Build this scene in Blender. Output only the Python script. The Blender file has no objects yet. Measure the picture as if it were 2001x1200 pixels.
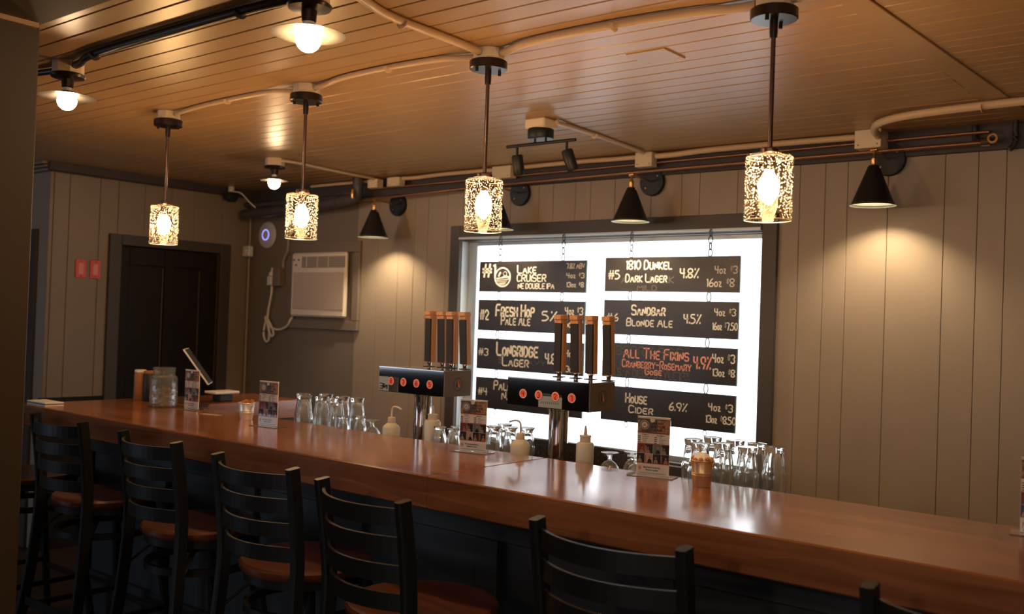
import bpy, math, random
from mathutils import Vector, Matrix
random.seed(7)
S = bpy.context.scene
COL = S.collection
R_ = math.radians

# ---------------------------------------------------------------- camera
cam_d = bpy.data.cameras.new('camera')
cam = bpy.data.objects.new('camera', cam_d); COL.objects.link(cam)
cam_d.sensor_fit = 'HORIZONTAL'; cam_d.sensor_width = 36.0
cam_d.lens = 1897.0 * 36.0 / 2001.0
cam_d.clip_start = 0.05
def cam_matrix():
    f, cx, cy = 1897.0, 1000.5, 600.0
    def n(u, v):
        return Vector((u - cx, -(v - cy), -f)).normalized()
    X = -n(-1350, 542); Y = n(2530, 678)
    Y = (Y - X * X.dot(Y)).normalized(); Z = X.cross(Y)
    M = Matrix((X, Y, Z)).to_4x4()
    M.translation = Vector((0, 0, 1.55))
    return M
cam.matrix_world = cam_matrix()
cam_d.dof.use_dof = True
cam_d.dof.focus_distance = 3.3
cam_d.dof.aperture_fstop = 3.2
S.camera = cam

# ---------------------------------------------------------------- view, world, room lights and added fill
S.view_settings.view_transform = 'Standard'
S.view_settings.look = 'None'
S.view_settings.exposure = 1.05
S.view_settings.gamma = 1.0
S.view_settings.use_curve_mapping = False
W = bpy.data.worlds.new('world'); S.world = W; W.use_nodes = True
W.node_tree.nodes['Background'].inputs[0].default_value = (0.55, 0.7, 1.0, 1)
W.node_tree.nodes['Background'].inputs[1].default_value = 0.02

def area_light(name, loc, target, sx, sy, power, col):
    l = bpy.data.lights.new(name, 'AREA'); l.shape = 'RECTANGLE'
    l.size = sx; l.size_y = sy; l.energy = power; l.color = col
    o = bpy.data.objects.new(name, l); COL.objects.link(o)
    o.location = loc
    o.rotation_euler = (Vector(target) - Vector(loc)).to_track_quat('-Z', 'Y').to_euler()
    return o
# daylight through the front windows of the room behind the camera
area_light('front_window_daylight', (-0.6, -3.3, 1.55), (-0.6, 2.0, 1.35), 2.6, 1.3, 7, (0.72, 0.84, 1.0))
# daylight through the window of the side room left of the partition
area_light('side_window_daylight', (-7.0, -2.2, 1.7), (-5.0, 2.2, 1.1), 2.4, 1.5, 18, (0.66, 0.8, 1.0))

def point_light(name, loc, power, col, r=0.02, parent=None):
    l = bpy.data.lights.new(name, 'POINT'); l.energy = power; l.color = col; l.shadow_soft_size = r
    o = bpy.data.objects.new(name, l); COL.objects.link(o); o.location = loc
    if parent: o.parent = parent
    return o

# added warm fill from behind the camera, brightens the menu stands and glasses
for _x, _y in ((0.9, -0.6), (-0.5, -1.6)):
    point_light('warm_fill_light', (_x, _y, 2.12), 20, (1.0, 0.80, 0.60), 0.08)

# ---------------------------------------------------------------- materials
MATS = {}
def srgb(c):
    return tuple(((x / 255.0) / 12.92 if x <= 10 else (((x / 255.0) + 0.055) / 1.055) ** 2.4) for x in c)
def mat(name, col, rough=0.5, metal=0.0, spec=0.5, coat=0.0, bump=0.0, bscale=60.0, var=0.0, vscale=8.0,
        stretch=(1, 1, 1), emit=None, es=0.0, trans=0.0, ior=1.45, sss=0.0):
    m = bpy.data.materials.new(name); m.use_nodes = True
    nt = m.node_tree; b = nt.nodes['Principled BSDF']
    b.inputs['Base Color'].default_value = (*col, 1)
    b.inputs['Roughness'].default_value = rough
    b.inputs['Metallic'].default_value = metal
    b.inputs['Specular IOR Level'].default_value = spec
    b.inputs['Coat Weight'].default_value = coat
    b.inputs['Coat Roughness'].default_value = 0.08
    b.inputs['IOR'].default_value = ior
    b.inputs['Transmission Weight'].default_value = trans
    if emit:
        b.inputs['Emission Color'].default_value = (*emit, 1); b.inputs['Emission Strength'].default_value = es
    if bump or var:
        tc = nt.nodes.new('ShaderNodeTexCoord'); mp = nt.nodes.new('ShaderNodeMapping')
        mp.inputs['Scale'].default_value = stretch
        nt.links.new(tc.outputs['Object'], mp.inputs[0])
    if bump:
        n = nt.nodes.new('ShaderNodeTexNoise'); n.inputs['Scale'].default_value = bscale; n.inputs['Detail'].default_value = 3
        bp = nt.nodes.new('ShaderNodeBump'); bp.inputs['Strength'].default_value = bump; bp.inputs['Distance'].default_value = 0.01
        nt.links.new(mp.outputs[0], n.inputs[0]); nt.links.new(n.outputs[0], bp.inputs['Height']); nt.links.new(bp.outputs[0], b.inputs['Normal'])
    if var:
        n = nt.nodes.new('ShaderNodeTexNoise'); n.inputs['Scale'].default_value = vscale; n.inputs['Detail'].default_value = 5
        r = nt.nodes.new('ShaderNodeValToRGB')
        r.color_ramp.elements[0].position = 0.3; r.color_ramp.elements[1].position = 0.7
        r.color_ramp.elements[0].color = (*[max(0, c * (1 - var)) for c in col], 1)
        r.color_ramp.elements[1].color = (*[min(1, c * (1 + var)) for c in col], 1)
        nt.links.new(mp.outputs[0], n.inputs[0]); nt.links.new(n.outputs[0], r.inputs[0]); nt.links.new(r.outputs[0], b.inputs['Base Color'])
    MATS[name] = m
    return m

def wood(name, dark, light, rough=0.3, coat=0.0, axis=0, scale=6.0, world=False, bump=0.02, board=0.0):
    """grain stretched along one axis; board > 0 adds soft stave-to-stave colour change"""
    m = bpy.data.materials.new(name); m.use_nodes = True
    nt = m.node_tree; b = nt.nodes['Principled BSDF']
    b.inputs['Roughness'].default_value = rough; b.inputs['Coat Weight'].default_value = coat
    b.inputs['Coat Roughness'].default_value = 0.12
    tc = nt.nodes.new('ShaderNodeTexCoord'); mp = nt.nodes.new('ShaderNodeMapping')
    sc = [9.0, 9.0, 9.0]; sc[axis] = 0.7
    mp.inputs['Scale'].default_value = sc
    nt.links.new(tc.outputs['Object'], mp.inputs[0])
    n1 = nt.nodes.new('ShaderNodeTexNoise'); n1.inputs['Scale'].default_value = scale; n1.inputs['Detail'].default_value = 6
    n1.inputs['Distortion'].default_value = 0.6
    nt.links.new(mp.outputs[0], n1.inputs[0])
    r = nt.nodes.new('ShaderNodeValToRGB')
    r.color_ramp.elements[0].position = 0.28; r.color_ramp.elements[0].color = (*dark, 1)
    r.color_ramp.elements[1].position = 0.72; r.color_ramp.elements[1].color = (*light, 1)
    nt.links.new(n1.outputs[0], r.inputs[0])
    out = r.outputs[0]
    if board:
        mp2 = nt.nodes.new('ShaderNodeMapping'); s2 = [1.0 / board] * 3; s2[axis] = 0.9
        mp2.inputs['Scale'].default_value = s2; nt.links.new(tc.outputs['Object'], mp2.inputs[0])
        v = nt.nodes.new('ShaderNodeTexVoronoi'); v.inputs['Scale'].default_value = 1.0
        nt.links.new(mp2.outputs[0], v.inputs['Vector'])
        hs = nt.nodes.new('ShaderNodeHueSaturation')
        mr = nt.nodes.new('ShaderNodeMapRange'); mr.inputs[3].default_value = 0.8; mr.inputs[4].default_value = 1.2
        sp = nt.nodes.new('ShaderNodeSeparateColor'); nt.links.new(v.outputs['Color'], sp.inputs[0])
        nt.links.new(sp.outputs[0], mr.inputs[0]); nt.links.new(mr.outputs[0], hs.inputs['Value'])
        nt.links.new(out, hs.inputs['Color']); out = hs.outputs[0]
    nt.links.new(out, b.inputs['Base Color'])
    if bump:
        bp = nt.nodes.new('ShaderNodeBump'); bp.inputs['Strength'].default_value = bump; bp.inputs['Distance'].default_value = 0.01
        nt.links.new(n1.outputs[0], bp.inputs['Height']); nt.links.new(bp.outputs[0], b.inputs['Normal'])
    MATS[name] = m
    return m

M_ceil = mat('ceiling_gloss_paint', (0.42, 0.25, 0.112), rough=0.36, spec=0.5, bump=0.10, bscale=14, var=0.06, vscale=3)
M_ceil_back = mat('ceiling_groove_paint', (0.22, 0.12, 0.055), rough=0.6)
M_near_ceil = mat('dark_brown_paint', (0.062, 0.034, 0.015), rough=0.6)
M_wall_p = mat('brown_partition_paint', (0.050, 0.028, 0.012), rough=0.55)
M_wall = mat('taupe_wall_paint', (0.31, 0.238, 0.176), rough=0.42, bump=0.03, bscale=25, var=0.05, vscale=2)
M_wall_dk = mat('darker_taupe', (0.20, 0.154, 0.115), rough=0.45, bump=0.03, bscale=25, var=0.05, vscale=2)  # wall colour scaled darker, for far left boards, frame and outlet box
M_wall_back = mat('wall_groove_paint', (0.15, 0.105, 0.075), rough=0.7)
M_trimdark = mat('charcoal_trim_paint', (0.060, 0.048, 0.040), rough=0.45)
M_fascia = mat('dark_fascia_paint', (0.055, 0.042, 0.04), rough=0.6)
M_door = mat('black_door_paint', (0.012, 0.009, 0.007), rough=0.5, spec=0.25)
M_barwood = wood('bar_top_wood', (0.19, 0.060, 0.021), (0.33, 0.118, 0.045), rough=0.2, coat=0.35, axis=0, scale=3.0, board=0.09)
M_barwood_y = wood('bar_return_wood', (0.19, 0.060, 0.021), (0.33, 0.118, 0.045), rough=0.2, coat=0.35, axis=1, scale=3.0, board=0.09)
M_seat = wood('stool_seat_wood', (0.05, 0.014, 0.005), (0.13, 0.038, 0.014), rough=0.3, coat=0.3, axis=0, scale=3.5)
M_blackmetal = mat('black_powder_coat', (0.011, 0.011, 0.0115), rough=0.36, spec=0.35)
M_base = mat('slate_bar_base_paint', (0.030, 0.030, 0.032), rough=0.5)
M_floor = wood('floor_wood', (0.02, 0.012, 0.008), (0.05, 0.028, 0.016), rough=0.4, axis=0)
M_cond = mat('tan_conduit_paint', (0.62, 0.43, 0.25), rough=0.4)
M_condblack = mat('black_conduit_paint', (0.03, 0.027, 0.025), rough=0.35)
M_boxwhite = mat('ivory_box_plastic', (0.72, 0.57, 0.38), rough=0.45)
M_copper = mat('copper_pipe', (0.34, 0.16, 0.095), rough=0.4, metal=0.8)
M_drain = mat('dark_drain_pipe', (0.07, 0.06, 0.06), rough=0.35)
M_brass = mat('aged_brass', (0.62, 0.36, 0.13), rough=0.28, metal=1.0)
M_bronze = mat('dark_bronze', (0.035, 0.022, 0.018), rough=0.3, metal=0.6)
M_rod = mat('bronze_rod', (0.16, 0.10, 0.08), rough=0.25, metal=0.9)
M_black = mat('matte_black_shade', (0.010, 0.010, 0.010), rough=0.45)
M_shadein = mat('shade_inner_white', (0.06, 0.06, 0.048), rough=0.5)
M_saucer = mat('saucer_grey_enamel', (0.055, 0.047, 0.04), rough=0.35)
M_saucertop = mat('saucer_dark_top', (0.04, 0.03, 0.035), rough=0.3)
M_socketwhite = mat('white_ceramic', (0.75, 0.66, 0.56), rough=0.4)
M_bulb = mat('warm_bulb', (1, 0.9, 0.7), emit=(1.0, 0.63, 0.29), es=135)
M_globe = mat('globe_bulb', (1, 0.95, 0.85), emit=(1.0, 0.66, 0.36), es=62)
M_led = mat('sconce_bulb', (1, 0.95, 0.85), emit=(1.0, 0.80, 0.52), es=450)
M_win = mat('frosted_daylight_pane', (0.9, 0.9, 0.92), rough=0.6, emit=(0.88, 0.95, 1.0), es=1.8)
M_winframe = mat('silver_window_frame', (0.45, 0.50, 0.52), rough=0.35, metal=0.3)
M_board = mat('chalkboard', (0.030, 0.023, 0.019), rough=0.32, var=0.25, vscale=9)
M_boardedge = mat('lit_board_edge', (0.10, 0.16, 0.16), rough=0.3)
M_chalk = mat('cream_chalk', (0.95, 0.90, 0.80), rough=0.8)
M_chalkred = mat('coral_chalk', (0.95, 0.42, 0.34), rough=0.8)
M_ghost = mat('erased_chalk', (0.13, 0.115, 0.10), rough=0.8)
M_chain = mat('steel_chain', (0.06, 0.07, 0.075), rough=0.5, metal=0.3)
M_chrome = mat('polished_stainless', (0.62, 0.58, 0.53), rough=0.07, metal=1.0)
M_mirror = mat('dark_mirror_stainless', (0.22, 0.20, 0.19), rough=0.05, metal=1.0)
M_brushed = mat('brushed_stainless_end', (0.20, 0.165, 0.13), rough=0.38, metal=0.7)
M_coral = mat('coral_sticker', (0.88, 0.13, 0.075), rough=0.5)
M_stickwhite = mat('sticker_rim_cream', (0.8, 0.62, 0.45), rough=0.5)
M_ink = mat('black_ink', (0.01, 0.01, 0.01), rough=0.5)
M_patch = mat('pale_grey_patch', (0.26, 0.29, 0.29), rough=0.4)
M_handle = wood('tap_handle_wood', (0.34, 0.155, 0.062), (0.62, 0.33, 0.15), rough=0.45, axis=2, scale=4)
M_slate = mat('tap_handle_slate', (0.014, 0.012, 0.012), rough=0.55)
M_glass = mat('clear_glass', (0.97, 0.99, 0.98), rough=0.0, trans=0.95, ior=1.5)
M_hdpe = mat('translucent_plastic', (0.66, 0.60, 0.50), rough=0.4, trans=0.25, ior=1.3)
M_hdpecap = mat('bottle_cap_plastic', (0.62, 0.50, 0.38), rough=0.45)
M_tube = mat('grey_tube', (0.34, 0.32, 0.30), rough=0.35)
M_tubetan = mat('cream_tube', (0.66, 0.54, 0.40), rough=0.35)
M_acrylic = mat('clear_acrylic', (0.95, 0.95, 0.93), rough=0.02, trans=1.0, ior=1.3)
M_acryledge = mat('acrylic_edge', (0.93, 0.86, 0.78), rough=0.05, trans=0.92, ior=1.4)
M_jar = mat('patterned_jar_glass', (0.95, 0.98, 0.97), rough=0.05, trans=0.95, ior=1.47)
M_paper = mat('cream_card', (0.92, 0.80, 0.70), rough=0.6)
M_red = mat('red_ink', (0.50, 0.02, 0.025), rough=0.6)
M_inkgrey = mat('grey_ink', (0.13, 0.10, 0.09), rough=0.6)
M_photo = mat('header_print', (0.15, 0.10, 0.08), rough=0.5, var=0.5, vscale=60)
M_photo_b = mat('leaf_print', (0.45, 0.22, 0.10), rough=0.5, var=0.7, vscale=140)
M_cu = mat('copper_pail', (0.66, 0.40, 0.22), rough=0.34, metal=0.6)
M_tin = mat('silver_pail', (0.80, 0.76, 0.70), rough=0.35, metal=0.5)
M_rim = mat('glass_rim', (0.95, 0.86, 0.72), rough=0.15, trans=0.5, ior=1.4)
M_pretzel = mat('pretzel', (0.50, 0.20, 0.05), rough=0.6)
M_napkin = mat('white_paper', (0.8, 0.78, 0.74), rough=0.7)
M_orange = mat('orange_snack', (0.55, 0.19, 0.06), rough=0.6)
M_leather = mat('tan_leather', (0.33, 0.13, 0.04), rough=0.6)
M_dark = mat('dark_plastic', (0.02, 0.02, 0.02), rough=0.55)
M_perf = mat('brown_metal_rack', (0.06, 0.045, 0.035), rough=0.5)
M_white = mat('white_plastic', (0.72, 0.66, 0.60), rough=0.4)
M_acbody = mat('cream_ac_plastic', (0.76, 0.66, 0.54), rough=0.45)
M_acgrille = mat('beige_ac_grille', (0.56, 0.45, 0.36), rough=0.6)
M_acdark = mat('ac_vent_grey', (0.24, 0.20, 0.17), rough=0.5)
M_pink = mat('red_wall_plate', (0.70, 0.10, 0.09), rough=0.4)
M_pinklight = mat('pink_outlet', (0.78, 0.27, 0.25), rough=0.4)
M_ap = mat('lilac_white_plastic', (0.62, 0.55, 0.60), rough=0.35)
M_ring = mat('blue_status_ring', (0.3, 0.3, 1.0), emit=(0.25, 0.3, 1.0), es=0.9)
M_cord = mat('white_cord', (0.74, 0.66, 0.56), rough=0.5)
M_green = mat('lime_bag', (0.20, 0.25, 0.03), rough=0.6)
M_greylid = mat('grey_lid', (0.22, 0.20, 0.20), rough=0.3)

def seeded_glass():
    m = bpy.data.materials.new('seeded_glass'); m.use_nodes = True
    nt = m.node_tree; nt.nodes.clear()
    out = nt.nodes.new('ShaderNodeOutputMaterial')
    tr = nt.nodes.new('ShaderNodeBsdfTransparent'); tr.inputs[0].default_value = (0.97, 0.93, 0.87, 1)
    gl = nt.nodes.new('ShaderNodeBsdfGlossy'); gl.inputs['Roughness'].default_value = 0.01
    lw = nt.nodes.new('ShaderNodeLayerWeight'); lw.inputs[0].default_value = 0.22
    mr = nt.nodes.new('ShaderNodeMapRange'); mr.inputs[3].default_value = 0.0; mr.inputs[4].default_value = 0.28
    nt.links.new(lw.outputs['Facing'], mr.inputs[0])
    mx = nt.nodes.new('ShaderNodeMixShader')
    nt.links.new(mr.outputs[0], mx.inputs[0]); nt.links.new(tr.outputs[0], mx.inputs[1]); nt.links.new(gl.outputs[0], mx.inputs[2])
    # seeds: small trapped bubbles that scatter the light
    tc = nt.nodes.new('ShaderNodeTexCoord')
    v = nt.nodes.new('ShaderNodeTexVoronoi'); v.inputs['Scale'].default_value = 165
    nt.links.new(tc.outputs['Object'], v.inputs['Vector'])
    v2 = nt.nodes.new('ShaderNodeTexNoise'); v2.inputs['Scale'].default_value = 120
    nt.links.new(tc.outputs['Object'], v2.inputs['Vector'])
    a = nt.nodes.new('ShaderNodeMath'); a.operation = 'LESS_THAN'; a.inputs[1].default_value = 0.25
    nt.links.new(v.outputs['Distance'], a.inputs[0])
    b = nt.nodes.new('ShaderNodeMath'); b.operation = 'GREATER_THAN'; b.inputs[1].default_value = 0.30
    nt.links.new(v2.outputs[0], b.inputs[0])
    c = nt.nodes.new('ShaderNodeMath'); c.operation = 'MULTIPLY'
    nt.links.new(a.outputs[0], c.inputs[0]); nt.links.new(b.outputs[0], c.inputs[1])
    d = nt.nodes.new('ShaderNodeMath'); d.operation = 'MULTIPLY'; d.inputs[1].default_value = 0.34
    nt.links.new(c.outputs[0], d.inputs[0])
    tl = nt.nodes.new('ShaderNodeBsdfTranslucent'); tl.inputs[0].default_value = (0.95, 0.88, 0.78, 1)
    mx2 = nt.nodes.new('ShaderNodeMixShader')
    nt.links.new(d.outputs[0], mx2.inputs[0]); nt.links.new(mx.outputs[0], mx2.inputs[1]); nt.links.new(tl.outputs[0], mx2.inputs[2])
    nt.links.new(mx2.outputs[0], out.inputs[0])
    return m
M_seeded = seeded_glass()

# ---------------------------------------------------------------- mesh building
class MB:
    def __init__(self): self.v = []; self.f = []; self.mi = []; self.sm = []; self.mats = []
    def _m(self, m):
        if m is None: return 0
        if m not in self.mats: self.mats.append(m)
        return self.mats.index(m)
    def add(self, vs, fs, m=None, smooth=False):
        o = len(self.v); self.v += [tuple(p) for p in vs]
        k = self._m(m)
        for f in fs: self.f.append(tuple(i + o for i in f)); self.mi.append(k); self.sm.append(smooth)
        return self
    def box(self, x0, x1, y0, y1, z0, z1, m=None, ch=0.0):
        if ch <= 0:
            vs = [(x, y, z) for x in (x0, x1) for y in (y0, y1) for z in (z0, z1)]
            fs = [(0, 1, 3, 2), (4, 6, 7, 5), (0, 4, 5, 1), (2, 3, 7, 6), (0, 2, 6, 4), (1, 5, 7, 3)]
            return self.add(vs, fs, m)
        # chamfered box: 24 verts
        vs = []; idx = {}
        lo = (x0, y0, z0); hi = (x1, y1, z1)
        for sx in (0, 1):
            for sy in (0, 1):
                for sz in (0, 1):
                    s = (sx, sy, sz)
                    for ax in range(3):
                        p = []
                        for a in range(3):
                            e = hi[a] if s[a] else lo[a]
                            if a != ax: e += -ch if s[a] else ch
                            p.append(e)
                        idx[(s, ax)] = len(vs); vs.append(p)
        fs = []
        for ax in range(3):
            a, b = [i for i in range(3) if i != ax]
            for sd in (0, 1):
                q = []
                for (sa, sb) in ((0, 0), (1, 0), (1, 1), (0, 1)):
                    s = [0, 0, 0]; s[ax] = sd; s[a] = sa; s[b] = sb
                    q.append(idx[(tuple(s), ax)])
                fs.append(tuple(q))
        for ax in range(3):       # edges parallel to ax
            a, b = [i for i in range(3) if i != ax]
            for sa in (0, 1):
                for sb in (0, 1):
                    s0 = [0, 0, 0]; s0[a] = sa; s0[b] = sb; s1 = list(s0); s1[ax] = 1
                    s0 = tuple(s0); s1 = tuple(s1)
                    fs.append((idx[(s0, a)], idx[(s1, a)], idx[(s1, b)], idx[(s0, b)]))
        for sx in (0, 1):
            for sy in (0, 1):
                for sz in (0, 1):
                    s = (sx, sy, sz); fs.append((idx[(s, 0)], idx[(s, 1)], idx[(s, 2)]))
        return self.add(vs, fs, m)
    def lathe(self, prof, c=(0, 0, 0), n=24, m=None, smooth=True, axis='z', sx=1.0, sy=1.0):
        vs = []; fs = []
        rings = []
        for (r, h) in prof:
            if r <= 1e-6:
                rings.append([len(vs)]); vs.append((0, 0, h))
            else:
                ring = []
                for i in range(n):
                    a = 2 * math.pi * i / n
                    ring.append(len(vs)); vs.append((r * math.cos(a) * sx, r * math.sin(a) * sy, h))
                rings.append(ring)
        for a, b in zip(rings, rings[1:]):
            for i in range(n):
                j = (i + 1) % n
                if len(a) == 1 and len(b) == 1: continue
                if len(a) == 1: fs.append((a[0], b[i], b[j]))
                elif len(b) == 1: fs.append((a[i], b[0], a[j]))
                else: fs.append((a[i], a[j], b[j], b[i]))
        if axis == 'y': vs = [(x, -z, y) for x, y, z in vs]      # +h towards -y
        if axis == 'x': vs = [(z, y, -x) for x, y, z in vs]
        vs = [(x + c[0], y + c[1], z + c[2]) for x, y, z in vs]
        return self.add(vs, fs, m, smooth)
    def cyl(self, r, z0, z1, c=(0, 0), n=20, m=None, axis='z', r1=None, off=(0, 0, 0)):
        r1 = r if r1 is None else r1
        e = min(0.0015, r * 0.15)
        return self.lathe([(0, z0), (r - e, z0), (r, z0 + e), (r1, z1 - e), (r1 - e, z1), (0, z1)], (c[0] + off[0], c[1] + off[1], off[2]), n, m, True, axis)
    def sweep(self, pts, prof, ref=(0, 0, 1), m=None, smooth=False, closed=False, caps=True):
        pts = [Vector(p) for p in pts]; ref = Vector(ref)
        vs = []; fs = []; n = len(prof); L = len(pts)
        for i, p in enumerate(pts):
            if closed: t = pts[(i + 1) % L] - pts[i - 1]
            else: t = pts[min(i + 1, L - 1)] - pts[max(i - 1, 0)]
            t.normalize()
            s = t.cross(ref)
            if s.length < 1e-4: s = t.cross(Vector((0.13, 0.9, 0.2)))
            s.normalize(); u = s.cross(t).normalized()
            for (a, b) in prof: vs.append(p + s * a + u * b)
        rng = L if closed else L - 1
        for i in range(rng):
            k = (i + 1) % L
            for j in range(n):
                q = (j + 1) % n
                fs.append((i * n + j, i * n + q, k * n + q, k * n + j))
        if caps and not closed:
            fs.append(tuple(range(n - 1, -1, -1))); fs.append(tuple((L - 1) * n + j for j in range(n)))
        return self.add(vs, fs, m, smooth)
    def tube(self, pts, r, n=10, m=None, closed=False, ref=(0.03, 0.05, 1)):
        prof = [(r * math.cos(2 * math.pi * i / n), r * math.sin(2 * math.pi * i / n)) for i in range(n)]
        return self.sweep(pts, prof, ref, m, True, closed)
    def build(self, name, m, parent=None, loc=None):
        me = bpy.data.meshes.new(name)
        me.from_pydata(self.v, [], self.f)
        ms = self.mats if self.mats else [m]
        for x in ms: me.materials.append(x if x is not None else m)
        me.polygons.foreach_set('material_index', self.mi)
        me.polygons.foreach_set('use_smooth', self.sm)
        me.update()
        import bmesh
        bm = bmesh.new(); bm.from_mesh(me); bmesh.ops.recalc_face_normals(bm, faces=bm.faces)
        if any(self.sm):
            for e in bm.edges:
                if len(e.link_faces) == 2 and e.calc_face_angle(0) > R_(38): e.smooth = False
        bm.to_mesh(me); bm.free()
        o = bpy.data.objects.new(name, me); COL.objects.link(o)
        if parent: o.parent = parent
        if loc: o.location = loc
        return o
def smooth_path(pts, k=2):
    pts = [Vector(p) for p in pts]
    for _ in range(k):
        q = [pts[0]]
        for a, b in zip(pts, pts[1:]):
            q.append(a * 0.75 + b * 0.25); q.append(a * 0.25 + b * 0.75)
        q.append(pts[-1]); pts = q
    return pts
def rrect(w, d, r=0.004):
    a, b = w / 2, d / 2
    return [(-a + r, -b), (a - r, -b), (a, -b + r), (a, b - r), (a - r, b), (-a + r, b), (-a, b - r), (-a, -b + r)]
def tag(o, label, cat, group=None):
    o['label'] = label; o['category'] = cat
    if group: o['group'] = group
    return o
def thing(name, label, cat, loc=(0, 0, 0), rz=0.0, group=None):
    o = bpy.data.objects.new(name, None); COL.objects.link(o)
    o.empty_display_size = 0.05
    o.location = loc; o.rotation_euler = (0, 0, rz)
    return tag(o, label, cat, group)
def struct(o):
    o['kind'] = 'structure'; return o
def copy_tree(o, parent=None):
    c = o.copy(); COL.objects.link(c)
    if parent: c.parent = parent
    for ch in list(o.children): copy_tree(ch, c)
    return c

# ---------------------------------------------------------------- hand lettering (marker strokes)
G = {
'A': "00 38 60|13 53", 'B': "00 08 48 57 55 44 04|44 53 51 40 00", 'C': "57 38 18 06 02 10 30 51", 'D': "00 08 38 56 52 30 00",
'E': "50 00 08 58|04 44", 'F': "00 08 58|04 44", 'G': "57 38 18 06 02 10 30 51 54 34", 'H': "00 08|50 58|04 54", 'I': "00 08",
'J': "58 51 30 10 02", 'K': "00 08|58 04 50", 'L': "08 00 50", 'M': "00 08 34 68 60", 'N': "00 08 50 58",
'O': "20 02 06 28 48 66 62 40 20", 'P': "00 08 48 57 55 44 04", 'Q': "20 02 06 28 48 66 62 40 20|42 60", 'R': "00 08 48 57 55 44 04|24 50",
'S': "57 48 18 07 05 14 44 53 51 40 10 01", 'T': "30 38|08 68", 'U': "08 02 10 40 52 58", 'V': "08 30 68", 'W': "08 10 35 50 68",
'X': "00 58|08 50", 'Y': "08 34 68|34 30", 'Z': "08 58 00 50",
'0': "20 02 06 28 38 56 52 30 20", '1': "07 18 10", '2': "06 18 38 56 55 00 50", '3': "07 18 38 57 55 34|34 53 51 30 10 01",
'4': "08 04 54|48 40", '5': "48 08 05 35 53 52 30 00", '6': "48 15 02 10 40 52 53 44 13", '7': "08 58 20",
'8': "24 05 07 28 38 57 55 24 02 01 20 30 51 52 24", '9': "54 23 05 07 28 48 57 54 30", '#': "10 28|40 58|03 63|05 65",
'%': "00 58|17 18|41 40", '$': "47 37 26 35 44 34 24|38 33", '.': "00 01", '-': "04 44", '&': "50 07 28 06 01 20 52"}
def text_strokes(s):
    """list of polylines in em units (cap height 1), total width"""
    out = []; x = 0.0
    for ch in s:
        if ch == ' ': x += 0.38; continue
        low = ch.islower(); g = G.get(ch.upper())
        if g is None: x += 0.4; continue
        k = 0.76 if low else 1.0
        if ch in 'oz': k = 0.60
        w = 0
        for st in g.split('|'):
            P = [(int(p[0]) / 8.0 * k, int(p[1]) / 8.0 * k) for p in st.split(' ')]
            w = max([w] + [p[0] for p in P])
            out.append([(p[0] + x, p[1]) for p in P])
        x += w + 0.22
    return out, max(0.1, x - 0.22)
def lettering(mb, s, x0, x1, z0, z1, y, lw, m=None, axis='xz', round_=True):
    st, w = text_strokes(s)
    sx = (x1 - x0) / w; sz = (z1 - z0)
    for P in st:
        Q = [Vector((p[0] * sx + x0, p[1] * sz + z0)) for p in P]
        if len(Q) > 2 and round_:
            q = [Q[0]]
            for a, b in zip(Q, Q[1:]): q.append(a * 0.78 + b * 0.22); q.append(a * 0.22 + b * 0.78)
            q.append(Q[-1]); Q = q
        n = len(Q); vs = []; fs = []
        d0 = (Q[1] - Q[0]).normalized() if (Q[1] - Q[0]).length else Vector((0, 1))
        d1 = (Q[-1] - Q[-2]).normalized() if (Q[-1] - Q[-2]).length else Vector((0, 1))
        Q[0] = Q[0] - d0 * lw * 0.3; Q[-1] = Q[-1] + d1 * lw * 0.3
        for i in range(n):
            t = Q[min(i + 1, n - 1)] - Q[max(i - 1, 0)]
            if t.length < 1e-9: t = Vector((0, 1))
            t.normalize(); nn = Vector((-t.y, t.x)) * lw / 2
            vs += [Q[i] + nn, Q[i] - nn]
        for i in range(n - 1): fs.append((2 * i, 2 * i + 1, 2 * i + 3, 2 * i + 2))
        if axis == 'xz': V3 = [(v.x, y, v.y) for v in vs]
        else: V3 = [(y, v.x, v.y) for v in vs]
        mb.add(V3, fs, m)
def disc(mb, cx, cz, r, y, m, n=24, axis='xz', r0=0.0, sx=1.0):
    vs = []; fs = []
    for i in range(n):
        a = 2 * math.pi * i / n
        vs.append((cx + r * math.cos(a) * sx, cz + r * math.sin(a)))
        if r0: vs.append((cx + r0 * math.cos(a) * sx, cz + r0 * math.sin(a)))
    if r0: fs = [(2 * i, 2 * ((i + 1) % n), 2 * ((i + 1) % n) + 1, 2 * i + 1) for i in range(n)]
    else: fs = [tuple(range(n))]
    V = [(a, y, b) if axis == 'xz' else (y, a, b) for a, b in vs]
    mb.add(V, fs, m)
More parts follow.
